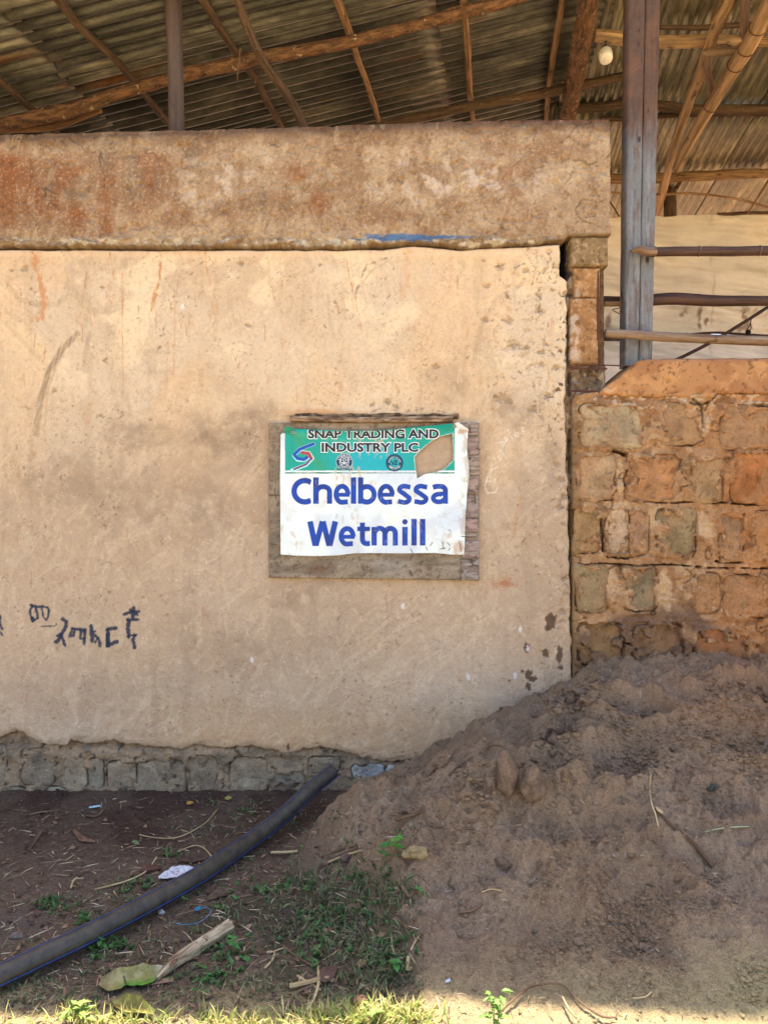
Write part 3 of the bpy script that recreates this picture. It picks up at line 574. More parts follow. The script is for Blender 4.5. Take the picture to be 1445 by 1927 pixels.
# pillar at the right end
def jt_front(u, v):
    p = -.016 + .022 * (fbm(u / 12, v / 16, 121, 4) - .5) + .010 * (fbm(u / 5, v / 5, 122, 3) - .5)
    p = p - .03 * sm(4, 1, np.abs(u - 1073 - 6 * (fbm(v / 22, v * 0, 123) - .5) - np.interp(v, [500, 1290], [-2, 4]))) * sm(.38, .5, fbm(u * 0, v / 30, 124, 2))
    p = p - .05 * sm(1071, 1066, u) * sm(530, 520, v) - .02 * sm(1122, 1128, u) * sm(690, 680, v)
    p = p + .02 * sm(.5, .7, fbm(u / 14, v / 12, 125, 3)) * sm(690, 700, v) * sm(770, 740, v)
    return p
def jt_col(u, v):
    c = base(u.shape, L(148, 122, 94)); c = mixc(c, L(118, 100, 82), sm(.4, .6, fbm(u / 10, v / 18, 126, 4)))
    c = mixc(c, L(176, 156, 130), sm(.55, .68, fbm(u / 7, v / 9, 127, 3)) * .8)
    c = mixc(c, L(150, 142, 128), sm(900, 1100, v) * .6)
    c = mixc(c, L(58, 46, 38), sm(.60, .70, fbm(u / 8, v / 9, 128, 3)) * .8)
    c = mixc(c, L(16, 13, 12), sm(1072, 1067, u) * sm(532, 520, v))  # open gap beside the plaster, its deep shade painted near black
    c = mixc(c, L(112, 78, 54), sm(1120, 1126, u) * sm(700, 680, v) * .8)
    return c
pil = thing('stone_pillar', 'narrow pillar of brown blocks and crumbling mortar at the right end of the plastered wall', 'pillar', (float(X(1105)), 0, 0))
slab('mortar', fine_us(1046, 1141, 1.7), 448, 1330, 400, jt_front, jt_col, M['mortar'], pil, back=.24)
def blockcol(rgb, s):
    def f(u, v):
        c = base(u.shape, L(*rgb)); c = mixc(c, np.array(L(*rgb)) * .7, sm(.45, .65, fbm(u / 16, v / 16, s, 4)) * .7); c = mixc(c, L(206, 168, 128), sm(.56, .7, fbm(u / 8, v / 8, s + 3, 4)) * .6)
        c = mixc(c, L(70, 52, 40), sm(.66, .76, fbm(u / 6, v / 6, s + 5, 3)) * .6)
        lime = sm(.50, .58, fbm(u / 9, v / 12, s + 8, 3)) * sm(1096, 1080, u) * sm(530, 560, v); return mixc(c, L(206, 186, 166), lime * .75)
    return f
for (a, b, cc, d, rgb, pr) in ((1072, 449, 1141, 503, (156, 128, 92), .022), (1078, 505, 1127, 560, (180, 132, 86), .010), (1072, 562, 1124, 686, (174, 128, 86), .012)):
    slab('block', fine_us(a, cc, 1.8), b, d, max(12, int((d - b) / 1.9)), (lambda pr, s: lambda u, v: pr + .008 * (fbm(u / 20, v / 20, s, 4) - .5) + .003 * (fbm(u / 6, v / 6, s + 1, 3) - .5))(pr, b), blockcol(rgb, b), M['stone'], pil, back=.1, round_=.007)
for pts, r in (([P(1124, 500, 3.295), P(1125, 560, 3.285), P(1124, 640, 3.29)], .004), ([P(1070, 691, 3.28), P(1120, 687, 3.27), P(1185, 689, 3.25)], .003), ([P(1072, 694, 3.28), P(1110, 693, 3.27), P(1142, 694, 3.26)], .004), ([P(1070, 735, 3.28), P(1095, 736, 3.26), P(1122, 736, 3.27)], .004),
               ([P(1066, 762, 3.27), P(1078, 748, 3.25), P(1084, 735, 3.26)], .003)):
    tube('rebar', pts, r, M['iron'], pil, 8, .01, .2)
box_np('masonry_core', X(1074), X(1140), .04, .235, -.3, Z(452), L(120, 98, 76), M['mortar'], pil)

# ------------------------------------------------------------------ the unplastered stone wall on the right
sw = thing('stone_wall', 'unplastered wall of orange brown stone blocks in thick mud mortar with a smooth rendered top', 'wall', (1.6, 0, 0))
RS = [(1087, 762, 1205, 844), (1235, 760, 1318, 838), (1352, 764, 1450, 846), (1468, 762, 1560, 844), (1084, 856, 1153, 943), (1177, 858, 1277, 943), (1300, 862, 1355, 946), (1372, 850, 1470, 947), (1490, 852, 1590, 945),
      (1079, 950, 1126, 1040), (1138, 955, 1180, 1046), (1184, 958, 1216, 1044), (1233, 958, 1306, 1045), (1350, 960, 1394, 1056), (1412, 962, 1480, 1052), (1500, 960, 1590, 1050),
      (1082, 1065, 1140, 1150), (1171, 1066, 1231, 1149), (1302, 1078, 1350, 1152), (1358, 1084, 1444, 1162), (1460, 1075, 1560, 1160), (1084, 1172, 1168, 1250), (1186, 1172, 1280, 1250), (1300, 1180, 1400, 1255), (1420, 1180, 1520, 1255)]
RC = [(184, 160, 126), (168, 134, 98), (160, 122, 88), (158, 112, 74), (182, 148, 112), (184, 130, 86), (172, 138, 98), (176, 114, 68), (170, 112, 70),
      (164, 132, 92), (194, 164, 134), (166, 128, 96), (148, 126, 92), (160, 124, 92), (176, 122, 76), (170, 116, 72),
      (150, 128, 94), (138, 118, 90), (166, 120, 80), (176, 122, 80), (170, 116, 76), (146, 114, 80), (140, 108, 80), (166, 110, 72), (168, 106, 66)]
CREV = [([(1150, 842), (1165, 840), (1180, 843), (1198, 840)], 3.2), ([(1152, 848), (1166, 852), (1178, 858)], 3.0), ([(1242, 835), (1256, 836), (1262, 834)], 2.4), ([(1264, 834), (1290, 829), (1302, 829)], 1.4), ([(1176, 886), (1173, 905), (1174, 936)], 2.0), ([(1127, 978), (1131, 1000), (1133, 1036)], 3.4), ([(1088, 941), (1110, 942), (1150, 940)], 1.5), ([(1176, 934), (1190, 938), (1215, 941), (1230, 940)], 2.0), ([(1140, 1046), (1160, 1050), (1180, 1050), (1200, 1044)], 2.0),
        ([(1178, 960), (1176, 1000), (1180, 1040)], 1.2), ([(1304, 1010), (1306, 1030), (1300, 1047)], 1.6), ([(1344, 1056), (1366, 1058), (1391, 1058)], 2.2), ([(1082, 1148), (1105, 1152), (1130, 1148)], 1.6), ([(1174, 1144), (1190, 1150), (1228, 1146)], 1.8), ([(1362, 1087), (1380, 1082), (1400, 1081), (1420, 1088), (1436, 1096)], 2.0), ([(1230, 946), (1260, 947), (1300, 944), (1360, 946), (1400, 950), (1445, 948)], 1.3), ([(1090, 1062), (1140, 1060), (1190, 1064), (1260, 1062), (1330, 1068), (1445, 1070)], 1.2),
        ([(1088, 1172), (1150, 1180), (1170, 1200)], 1.4), ([(1300, 752), (1318, 762), (1330, 757)], 1.4), ([(1170, 1208), (1190, 1212), (1215, 1203)], 2.0)]
def crev(u, v):
    m = np.zeros(np.shape(u))
    for pts, w in CREV: m = np.maximum(m, sm(w * 1.15, w * .45, pl(u, v, pts) + 3.0 * (fbm(u / 6, v / 6, 972, 3) - .5)))
    return m
def rs_d(u, v):
    d = np.full(u.shape, 1e9)
    for b in RS: d = np.minimum(d, sdbox(u, v, b, 14))
    return d
def mudmask(u, v): return sm(-25, 15, v - np.interp(u, [1080, 1180, 1290, 1380, 1445, 1700], [1195, 1165, 1150, 1200, 1245, 1250]) + 70 * (fbm(u / 40, v / 30, 131, 4) - .5))
def sw_front(u, v):
    d = rs_d(u, v)
    p = .010 + .030 * (fbm(u / 34, v / 24, 132, 4) - .5) + .018 * (fbm(u / 8, v / 6, 133, 3) - .5)
    p = p + .012 * mudmask(u, v)
    cr = sm(4.5, .8, np.abs(d + .5)) * sm(.52, .60, fbm(u / 34, v / 22, 134, 3))
    p = p - .026 * cr + .009 * sm(8, 2, np.abs(d)) * (1 - cr)
    p = p - .045 * crev(u, v)
    p = p - .02 * crack(u / 60, v / 50, 135, .012) * sm(.5, .6, fbm(u / 60, v / 60, 136))
    thr = 3 + 24 * sm(.42, .66, fbm(u / 20, v / 20, 612, 3)); return np.where(d < -thr, np.minimum(p, -.002), p + .006 * sm(thr * 0 + 1, -3, d) * (d > -thr))
def sw_col(u, v):
    d = rs_d(u, v); c = base(u.shape, L(188, 146, 106))
    c = mixc(c, L(168, 124, 86), sm(.4, .62, fbm(u / 34, v / 30, 138, 4)) * .9); c = mixc(c, L(206, 170, 130), sm(.55, .7, fbm(u / 12, v / 12, 139, 4)) * .7)
    c = mixc(c, L(196, 132, 80), sm(1280, 1420, u + 60 * (fbm(u / 60, v / 60, 140) - .5)) * .55)
    c = mixc(c, L(120, 86, 60), sm(.58, .7, fbm(u / 16, v / 12, 141, 4)) * .6)
    c = mixc(c, L(124, 96, 76), mudmask(u, v) * (.9 - .75 * sm(.52, .6, fbm(u / 26, v / 18, 142, 4)) * sm(1200, 1330, u)))
    c = mixc(c, L(222, 196, 166), sm(.6, .68, fbm(u / 12, v / 7, 143, 3)) * sm(785, 765, v) * .7)
    c = mixc(c, L(60, 42, 32), sm(3, .6, np.abs(d + .5)) * sm(.52, .60, fbm(u / 34, v / 22, 134, 3)) * .7)
    c = mixc(c, L(140, 112, 78), sm(1092, 1080, u) * .6)
    for cu, cv, ru, rv in ((1164, 900, 9, 34), (1160, 768, 16, 8), (1158, 952, 24, 7), (1225, 975, 12, 20), (1248, 1110, 16, 34), (1150, 1095, 12, 26), (1322, 800, 9, 24), (1320, 990, 18, 24)): c = mixc(c, L(216, 182, 142), sm(1.2, .7, blob(u, v, cu, cv, ru, rv, .9, int(cu))) * .7)
    return mixc(c, L(46, 32, 24), crev(u, v) * .8)
def sw_top(u): return np.interp(u, [1070, 1090, 1120, 1150, 5000], [748, 743, 738, 742, 742]) + 3 * (fbm(u / 14, u * 0, 144, 3) - .5)
slab('mortar', fine_us(1076, 1470, 1.8, right=3400), sw_top, 1330, 320, sw_front, sw_col, M['mortar'], sw, back=.25, y0=-.004)
for i, (b, rgb) in enumerate(zip(RS, RC)):
    dep = .012 if b[1] < 1160 else .004
    stone_piece(sw, b[0] - 1, b[1] - 1, b[2] + 1, b[3] + 1, dep + .008 * rnd.random(), L(*rgb), 300 + i * 17, n=rnd.uniform(7, 14), rough=.12, rot=rnd.uniform(-.03, .03), y0=-.004, dust=L(178, 136, 98))
def cop_top(u): return np.interp(u, [1122, 1140, 1165, 1197, 1210, 1445, 1500], [741, 726, 708, 680, 677, 675, 676]) + 2.2 * (fbm(u / 18, u * 0, 151, 3) - .5)
def cop_bot(u): return np.interp(u, [1122, 1200, 1330, 1345, 1500], [744, 748, 750, 742, 742]) + 6 * (fbm(u / 11, u * 0, 152, 4) - .5)
def cop_front(u, v): return .026 + .008 * (fbm(u / 110, v / 60, 153, 3) - .5) + .002 * (fbm(u / 14, v / 14, 154, 3) - .5) - .008 * sm(1.2, .6, blob(u, v, 1252, 718, 5, 4, 1, 2)) - .012 * sm(.6, .7, fbm(u / 14, v / 9, 155, 3)) * sm(728, 742, v)
def cop_col(u, v):
    c = base(u.shape, L(174, 126, 84)); c = mixc(c, L(156, 108, 72), sm(.4, .62, fbm(u / 60, v / 40, 156, 4)) * .8); c = mixc(c, L(196, 146, 98), sm(.55, .7, fbm(u / 24, v / 20, 157, 4)) * .6)
    c = mixc(c, L(150, 110, 86), sm(686, 678, v) * .6); c = mixc(c, L(80, 54, 40), sm(.66, .76, fbm(u / 7, v / 7, 158, 3)) * .6)
    c = mixc(c, L(206, 168, 130), sm(1170, 1140, u) * sm(.5, .6, fbm(u / 9, v / 9, 159, 3)) * .6); return c
slab('rendered_coping', fine_us(1124, 1470, 1.8, right=3400), cop_top, cop_bot, 44, cop_front, cop_col, M['plaster'], sw, back=.25, round_=.012)
# ------------------------------------------------------------------ notice board, batten above it, banner
nb = thing('notice_board', 'weathered grey wooden board fixed flat on the plastered wall behind the banner', 'board', (float(X(704)), 0, float(Z(1088))))
def bd_front(u, v): return .034 + .0012 * (fbm(u / 60, v / 8, 161, 3) - .5) + .004 * sm(870, 900, u) * (fbm(v / 60, v * 0, 162) - .5)
def bd_col(u, v):
    c = base(u.shape, L(144, 129, 110)); c = mixc(c, L(116, 102, 86), sm(.42, .62, fbm(u / 50, v / 12, 163, 5)) * .8); c = mixc(c, L(160, 146, 130), sm(.52, .7, fbm(u / 30, v / 8, 164, 4)) * .6 * sm(1030, 1060, v))
    c = mixc(c, L(98, 76, 58), sm(.6, .75, fbm(u / 12, v / 10, 165, 4)) * .6); c = mixc(c, L(150, 142, 132), sm(1.2, .4, blob(u, v, 735, 1062, 40, 16, .6, 166)) * .5)
    c = mixc(c, L(112, 80, 58), sm(1.2, .6, blob(u, v, 600, 1070, 22, 8, .9, 167)) * .6)
    c = mixc(c, L(40, 32, 28), sm(1.3, .5, np.abs(v - 932)) * (u < 535) * .8); c = mixc(c, L(150, 112, 80), sm(900, 780, v) * sm(.5, .6, fbm(u / 16, v / 16, 168)) * .3)
    c = mixc(c, L(44, 36, 32), sm(.70, .78, fbm(u / 4, v / 4, 169, 2)) * .5)
    # the wood left bare in the tear is paler
    c = mixc(c, L(182, 156, 130), sm(1.3, .9, blob(u, v, 815, 860, 50, 40)) * .75)
    return c
slab('panel', np.arange(508, 900.5, 2.2), lambda u: np.interp(u, [508, 545, 900], [798, 797, 797]), lambda u: np.interp(u, [508, 900], [1086, 1091]), 132, bd_front, bd_col, M['board'], nb, back=0, round_=.002)
for i, (a, b, ur) in enumerate(((797, 820, 900), (822, 857, 900), (858.5, 895, 902), (897, 930, 899), (932, 974, 900), (975.5, 1000, 899), (1002, 1015, 898), (1017, 1050, 901), (1051.5, 1090, 899))):
    slab('plank', np.arange(866 if i != 4 else 870, ur, 2.0), lambda u, a=a: a + 1.2 * (fbm(u / 8, u * 0 + a, 171) - .5), lambda u, b=b: b + 2.5 * (fbm(u / 7, u * 0 + b, 172, 3) - .5), 16,
         lambda u, v, a=a: .039 + .002 * (fbm(u / 30, v / 4, int(a), 3) - .5) + (.003 if int(a) % 2 else 0), lambda u, v, a=a: mixc(mixc(base(u.shape, L(158 - int(a) % 13, 142 - int(a) % 11, 128)), L(118, 100, 88), sm(.42, .62, fbm(u / 20, v / 3, int(a) + 5, 4)) * .8), L(60, 46, 40), sm(.66, .74, fbm(u / 9, v / 5, int(a) + 9, 3)) * .7), M['board'], nb, back=-.034, round_=.0015)
for (u, v, w, h) in ((884, 808, 1.4, 9), (900, 845, 4, 1.6), (893, 938, 1.2, 12), (888, 924, 5, 1), (888, 1058, 1.4, 8), (894, 1064, 5, 1.2), (518, 929, 1.2, 11), (515, 1024, 7, 1.2), (773, 1078, 1.3, 7), (685, 1072, 2.5, 2), (880, 1010, 12, .9)):
    a = P(u - w, v - h * .8, CD - .046); b = P(u + w, v + h * .8, CD - .045); tube('nail', [a, (a + b) / 2 + Vector((0, -.004, 0)), b], .0016, M['iron'], nb, 6, .01, .1)
me = None
for k, (u, v) in enumerate([(512 + i * 24.2, 1083) for i in range(16)] + [(545 + i * 31, 801) for i in range(8)]):
    c = P(u + rnd.uniform(-3, 3), v + rnd.uniform(-1, 1), CD - .0405 if u > 835 else CD - .0355)
    if me is None:
        th = np.linspace(0, 2 * np.pi, 9)[:-1]; vv = [(0.0022 * math.cos(t), 0, .0022 * math.sin(t)) for t in th] + [(0.0016 * math.cos(t), -.0015, .0016 * math.sin(t)) for t in th] + [(0, -.002, 0)]
        me = np_mesh('nail_head', vv, [(i, (i + 1) % 8, 8 + (i + 1) % 8, 8 + i) for i in range(8)], [(8 + i, 8 + (i + 1) % 8, 16) for i in range(8)], mat=M['iron'])
    o = bpy.data.objects.new('nail_head', me); o.location = c - nb.location; put(o, nb)
bt = slab('wooden_batten', np.arange(548, 853, 2.5), lambda u: np.interp(u, [548, 700, 853], [785, 787, 785]) + 1.2 * (fbm(u / 14, u * 0, 173) - .5), lambda u: np.interp(u, [548, 700, 853], [794, 797, 796]), 8,
     lambda u, v: .050 + .003 * (fbm(u / 40, v / 3, 174, 3) - .5), lambda u, v: mixc(mixc(base(u.shape, L(140, 114, 92)), L(92, 72, 58), sm(.42, .6, fbm(u / 26, v / 3, 175, 4))), L(176, 156, 132), sm(.56, .68, fbm(u / 18, v / 3, 176, 3)) * .7), M['board'], None, back=-.0, round_=.003)
bt['label'] = 'thin weathered wooden batten stuck in the plaster just above the banner'; bt['category'] = 'batten'
lump = slab('mortar_smear', np.arange(556, 862, 2.2), lambda u: 779 + 9 * (fbm(u / 16, u * 0, 177, 4) - .5), lambda u: 789 + 0 * u, 10, lambda u, v: .016 + .016 * fbm(u / 10, v / 6, 178, 3), lambda u, v: mixc(base(u.shape, L(150, 122, 92)), L(92, 74, 58), sm(.4, .6, fbm(u / 9, v / 6, 179, 3))), M['mortar'], wall, back=-.005)

HOLE = [(779, 861), (790, 849), (798, 842), (812, 831), (827, 823), (840, 820), (849, 819), (850.5, 840), (851, 866), (842, 876), (832, 885), (815, 890), (798, 893), (784, 901), (781, 880)]
def inpoly(u, v, P_):
    r = np.zeros(np.shape(u), bool); n = len(P_)
    for i in range(n):
        x0, y0 = P_[i]; x1, y1 = P_[(i + 1) % n]
        c = ((y0 > v) != (y1 > v)) & (u < (x1 - x0) * (v - y0) / (y1 - y0 + 1e-9) + x0); r ^= c
    return r
def bn_y(u, v):
    """how far the cloth stands in front of the wall"""
    p = .0475 + .0035 * np.sin((u - 520) / 34 + .6 * np.sin(v / 60)) * sm(880, 1040, v) + .005 * (fbm(u / 60, v / 55, 181, 3) - .5)
    for (a, b, w, h) in ((( 556, 815), (600, 870), 4, .004), ((556, 815), (545, 880), 3, .003), ((556, 815), (640, 850), 3.5, .003), ((853, 802), (872, 900), 5, .004), ((853, 802), (780, 830), 6, .003), ((556, 815), (850, 808), 5, .004), ((650, 1020), (760, 960), 7, .002), ((866, 880), (860, 1040), 4, .003), ((700, 930), (790, 1010), 5, .0015)):
        p = p + h * np.exp(-(pl(u, v, [a, b]) / w) ** 2)
    p = p - .007 * np.exp(-(np.hypot(u - 556, v - 815) / 9) ** 2) - .007 * np.exp(-(np.hypot(u - 853, v - 803) / 8) ** 2)
    p = p + .006 * sm(868, 880, u)
    return np.maximum(p, .0432)
def bn_top(u): return np.interp(u, [531, 540, 548, 556, 600, 650, 700, 740, 800, 853, 866, 880], [820, 812, 806, 809, 811, 813, 812.5, 810, 804, 799, 801, 812])
def bn_bot(u): return np.interp(u, [531, 560, 600, 640, 668, 700, 760, 820, 850, 880], [1042, 1044, 1045, 1043.5, 1040, 1039.5, 1040, 1039, 1042, 1043])
def bn_l(v): return np.interp(v, [800, 820, 900, 1045], [532, 531, 530, 531])
def bn_r(v): return np.interp(v, [800, 812, 850, 872, 896, 920, 960, 1045], [874, 878, 876, 879, 880, 877, 874, 871])
NU, NV = 620, 430
s = np.linspace(0, 1, NU); t = np.linspace(0, 1, NV); S, T = np.meshgrid(s, t)
UU = 531 + S * 345; a = bn_top(UU); b = bn_bot(UU); VV = a + T * (b - a); l = bn_l(VV); r = bn_r(VV); UU = l + S * (r - l)
c = base(UU.shape, L(222, 230, 228))
g = (UU > 539) & (UU < 853.5) & (VV < 886.5)
grn = base(UU.shape, L(8, 152, 136)); grn = mixc(grn, L(20, 164, 176), sm(110, 20, np.abs(UU - 700)) * sm(820, 845, VV)); grn = mixc(grn, L(6, 128, 92), sm(815, 806, VV - .0 * UU) * .7)
grn = mixc(grn, L(52, 150, 104), np.exp(-(pl(UU, VV, [(556, 818), (610, 885)]) / 9) ** 2) * .6); grn = mixc(grn, L(72, 160, 120), np.exp(-(pl(UU, VV, [(556, 818), (640, 832), (760, 830)]) / 4) ** 2) * .5)
c[g] = grn[g]
c[(UU > 539) & (UU < 853.5) & (VV > 889.5) & (VV < 892)] = L(20, 118, 92)
lg = lambda pts, w, rgb, aa=1: mixc(c, rgb, sm(w + .7, w - .5, pl(UU, VV, pts)) * aa)
c = lg([(592, 837), (566, 847), (556, 858), (562, 866), (574, 867), (582, 862)], 3.4, L(170, 225, 225)); c = lg([(571, 852), (584, 854), (590, 864), (578, 876), (552, 886)], 3.2, L(170, 225, 225))
c = lg([(592, 837), (566, 847), (556, 857), (562, 864), (574, 866), (580, 862)], 2.9, L(22, 74, 170)); c = lg([(571, 853), (583, 855), (588, 864)], 2.9, L(168, 60, 74)); c = lg([(588, 864), (578, 875), (556, 884)], 1.8, L(110, 60, 100))
wh = (~g)
drt = sm(.56, .7, fbm(UU / 22, VV / 22, 182, 5)); c = mixc(c, L(204, 200, 194), drt * .4 * wh); c = mixc(c, L(190, 168, 142), sm(.62, .74, fbm(UU / 8, VV / 18, 183, 4)) * sm(.5, .6, fbm(UU / 60, VV / 60, 184)) * .6)
c = mixc(c, L(186, 196, 214), sm(.45, .65, fbm(UU / 70, VV / 50, 185, 3)) * .5 * wh)
c = mixc(c, L(160, 128, 100), sm(18, 2, bn_r(VV) - UU) * sm(.46, .6, fbm(UU / 9, VV / 14, 186, 3)) * .5); c = mixc(c, L(62, 48, 44), crack(UU / 16, VV / 18, 187, .02, 3) * sm(.56, .62, fbm(UU / 30, VV / 30, 188)) * .5 * sm(.45, .5, UU / 1700))
c = mixc(c, L(190, 144, 100), sm(1.2, .5, blob(UU, VV, 858, 1028, 12, 14, 1, 189)) * .6); c = mixc(c, L(176, 130, 96), sm(1.2, .6, blob(UU, VV, 868, 814, 9, 5, 1, 190)) * .7)
ring = lambda x0, x1, y0, aa: mixc(c, L(150, 96, 70), sm(1.2, .3, pl(UU, VV, [(x0, y0), (x1, y0 + aa)])) * .5)
for (x0, y0, x1, y1) in ((808, 1026, 812, 1020), (830, 1018, 833, 1032), (840, 1020, 845, 1026), (845, 1030, 842, 1035), (862, 1018, 866, 1036), (772, 1032, 776, 1040), (800, 1028, 803, 1034), (826, 1032, 836, 1030)): c = mixc(c, L(46, 42, 46), sm(1.3, .4, pl(UU, VV, [(x0, y0), (x1, y1)])) * .8)
# printed lettering: flat strokes with square ends
def plb(u, v, pts):
    best = np.full(np.shape(u), 1e9); n = len(pts) - 1
    for i in range(n):
        (x0, y0), (x1, y1) = pts[i], pts[i + 1]; dx, dy = x1 - x0, y1 - y0; t = ((u - x0) * dx + (v - y0) * dy) / (dx * dx + dy * dy + 1e-9); tc_ = np.clip(t, 0, 1)
        d_ = np.hypot(u - x0 - tc_ * dx, v - y0 - tc_ * dy)
        if i == 0: d_ = np.where(t < 0, 1e9, d_)
        if i == n - 1: d_ = np.where(t > 1, 1e9, d_)
        best = np.minimum(best, d_)
    return best
def arc(cx, cy, rx, ry, a0, a1, n=18, p=1.0):
    return [(cx + rx * math.cos(math.radians(a0 + (a1 - a0) * i / n)), cy - ry * math.sin(math.radians(a0 + (a1 - a0) * i / n))) for i in range(n + 1)]
def g_e(x0, x1, yt, yb): cx = (x0 + x1) / 2; cy = (yt + yb) / 2; rx = (x1 - x0) / 2 - 4.1; ry = (yb - yt) / 2 - 3.6; return [([(x0 + 5, cy + .8), (x1 - 1, cy + .8)], 3.0), (arc(cx, cy, rx, ry, -2, 285, 24) + [(x1 - 4.5, yb - 4.6)], 3.9)]
def g_s(x0, x1, yt, yb):
    cx = (x0 + x1) / 2; q1 = yt + (yb - yt) * .27; q2 = yt + (yb - yt) * .73; rx = (x1 - x0) / 2 - 4
    return [([(x1 - 2, yt + 5.2)] + arc(cx, q1, rx, (q1 - yt) - 3.3, 60, 200, 10) + [(cx, (yt + yb) / 2 - .4)] + arc(cx, q2, rx, (yb - q2) - 3.3, 20, -125, 10) + [(x0 + 1.2, yb - 5.4)], 3.7)]
def g_stem(x0, x1, yt, yb): return [([((x0 + x1) / 2, yt), ((x0 + x1) / 2, yb)], (x1 - x0) / 2)]
def g_arch(x0, x1, yt, yb):      # shoulder from a stem at x0 to a leg ending at x1
    return [([(x0, yt + 12)] + arc((x0 + x1 - 4.3) / 2, yt + 13, (x1 - 4.3 - x0) / 2, 9.3, 165, 0, 12) + [(x1 - 4.3, yb)], 4.1)]
GL = []
GL += [(arc(576, 924.8, 20.0, 19.8, 62, 298, 26), 4.4), ([(584, 907.6), (587.2, 908.8)], 4.0), ([(584, 942.2), (586.6, 941.6)], 4.0)]
GL += g_stem(592, 601, 899, 948) + g_arch(598, 626, 912.5, 948) + g_e(629.6, 660, 912, 949) + g_stem(661.8, 670.4, 899, 948)
GL += g_stem(675, 683.6, 899, 948) + [(arc(690.5, 930.5, 13.8, 14.4, 150, -150, 22), 4.1)]
GL += g_e(711, 742, 912, 949) + g_s(747, 773.5, 912, 949) + g_s(777.5, 804.5, 912, 949)
GL += [([(813, 917.5), (820, 915.8), (827, 915.8)] + arc(828, 924, 8.2, 8.2, 88, 0, 8) + [(836.4, 948)], 4.0), (arc(825, 937.5, 11.4, 7.4, 68, 250, 14) + [(828, 944.2), (834, 940.5)], 3.7), ([(824, 929.6), (834, 929.4)], 3.2)]
GL += [([(585.5, 980.5), (595.5, 1025.5)], 4.6), ([(596.5, 1025.5), (608.5, 980.5)], 4.3), ([(609.5, 980.5), (621, 1025.5)], 4.3), ([(622, 1025.5), (632.5, 980.5)], 4.6), ([(592, 1021.5), (601, 1021.5)], 4.2), ([(617, 1021.5), (626, 1021.5)], 4.2)]
GL += g_e(639, 669.5, 990.5, 1026.5) + [([(682.5, 983), (682.5, 1012)] + arc(690.5, 1013.5, 8, 8.6, 175, 268, 8) + [(696.5, 1021.6)], 4.0), ([(673, 994.6), (696.5, 994.6)], 3.4)]
GL += g_stem(700, 708.4, 991, 1025.5) + g_arch(705, 728.5, 990, 1025.5) + g_arch(725, 747.8, 990, 1025.5) + g_stem(757, 765.6, 991, 1025.5) + g_stem(773.8, 782.4, 976, 1025.5) + g_stem(789.6, 798.4, 976, 1025.5)
ink = np.full(UU.shape, 1e9)
for pts, w in GL: ink = np.minimum(ink, plb(UU, VV, pts) - w - .7)
ink = np.minimum(ink, np.hypot(UU - 761.3, VV - 981.5) - 5.0)
wear = sm(.66, .72, fbm(UU / 6, VV / 9, 482, 3)) * sm(.5, .6, fbm(UU / 40, VV / 40, 483))
c = mixc(c, mixc(base(UU.shape, L(4, 62, 160)), L(20, 46, 118), sm(.5, .7, fbm(UU / 20, VV / 20, 484)) * .7), sm(.5, -.4, ink) * (1 - .1 * wear))
c = mixc(c, L(120, 84, 60), sm(1.6, .3, pl(UU, VV, [(780, 975), (789, 986), (790, 1000)])) * .5)
c = mixc(c, L(214, 214, 206), sm(1.8, .8, pl(UU, VV, HOLE + [HOLE[0]]) + 1.5 * (fbm(UU / 3, VV / 3, 973, 2) - .5)) * .6)
Yb = -bn_y(UU, VV)
vr = np.stack([X(UU), Yb, Z(VV)], -1).reshape(-1, 3)
q = gridq(NV, NU)[:, ::-1]
uc = UU.reshape(-1)[q].mean(1); vc = VV.reshape(-1)[q].mean(1)
tear = 1.4 * (fbm(uc / 4, vc / 4, 191, 3) - .5)
q = q[~inpoly(uc + tear, vc + tear, HOLE)]
bn = thing('banner', 'torn white and green printed banner hung over the grey board, with large blue lettering', 'banner', (float(X(704)), -.0475, float(Z(1043))))
og = tuple(bn.location)
cl = obj('cloth', np_mesh('cloth', vr, q, col=c, mat=M['cloth'], origin=og), bn, og)
def surf(u, v, lift): return (float(X(u)), float(-bn_y(np.array(u), np.array(v)) - lift), float(Z(v)))
# folded corner at the top right, curled bit at the top left, eyelets
def patch(name, ring_, mat, parent, col=None):
    bm = bmesh.new(); vs = [bm.verts.new(p) for p in ring_]; bm.faces.new(vs); bmesh.ops.triangulate(bm, faces=bm.faces[:])
    bmesh.ops.subdivide_edges(bm, edges=bm.edges[:], cuts=2, use_grid_fill=True)
    me = bpy.data.meshes.new(name); bm.to_mesh(me); bm.free(); me.materials.append(mat)
    o = bpy.data.objects.new(name, me); o.location = -parent.location; put(o, parent); return o
M['eyelet'] = flat('eyelet', L(150, 146, 140), .4, .5, .8)
M['vinyl_white'] = flat('vinyl_back', L(214, 206, 196), .5, .4, 0, .1, 60); M['vinyl_green'] = flat('vinyl_green', L(6, 128, 92), .5, .4, 0, .1, 60)
patch('folded_corner', [surf(853, 799, .004), surf(860, 797, .010), surf(879, 811, .012), surf(866, 811, .014), surf(858, 806, .010)], M['vinyl_white'], bn)
patch('curled_corner', [surf(538, 812, .004), surf(541, 805, .012), surf(553, 806, .014), surf(556, 813, .006), surf(546, 814, .012), surf(536, 819, .010)], M['vinyl_green'], bn)
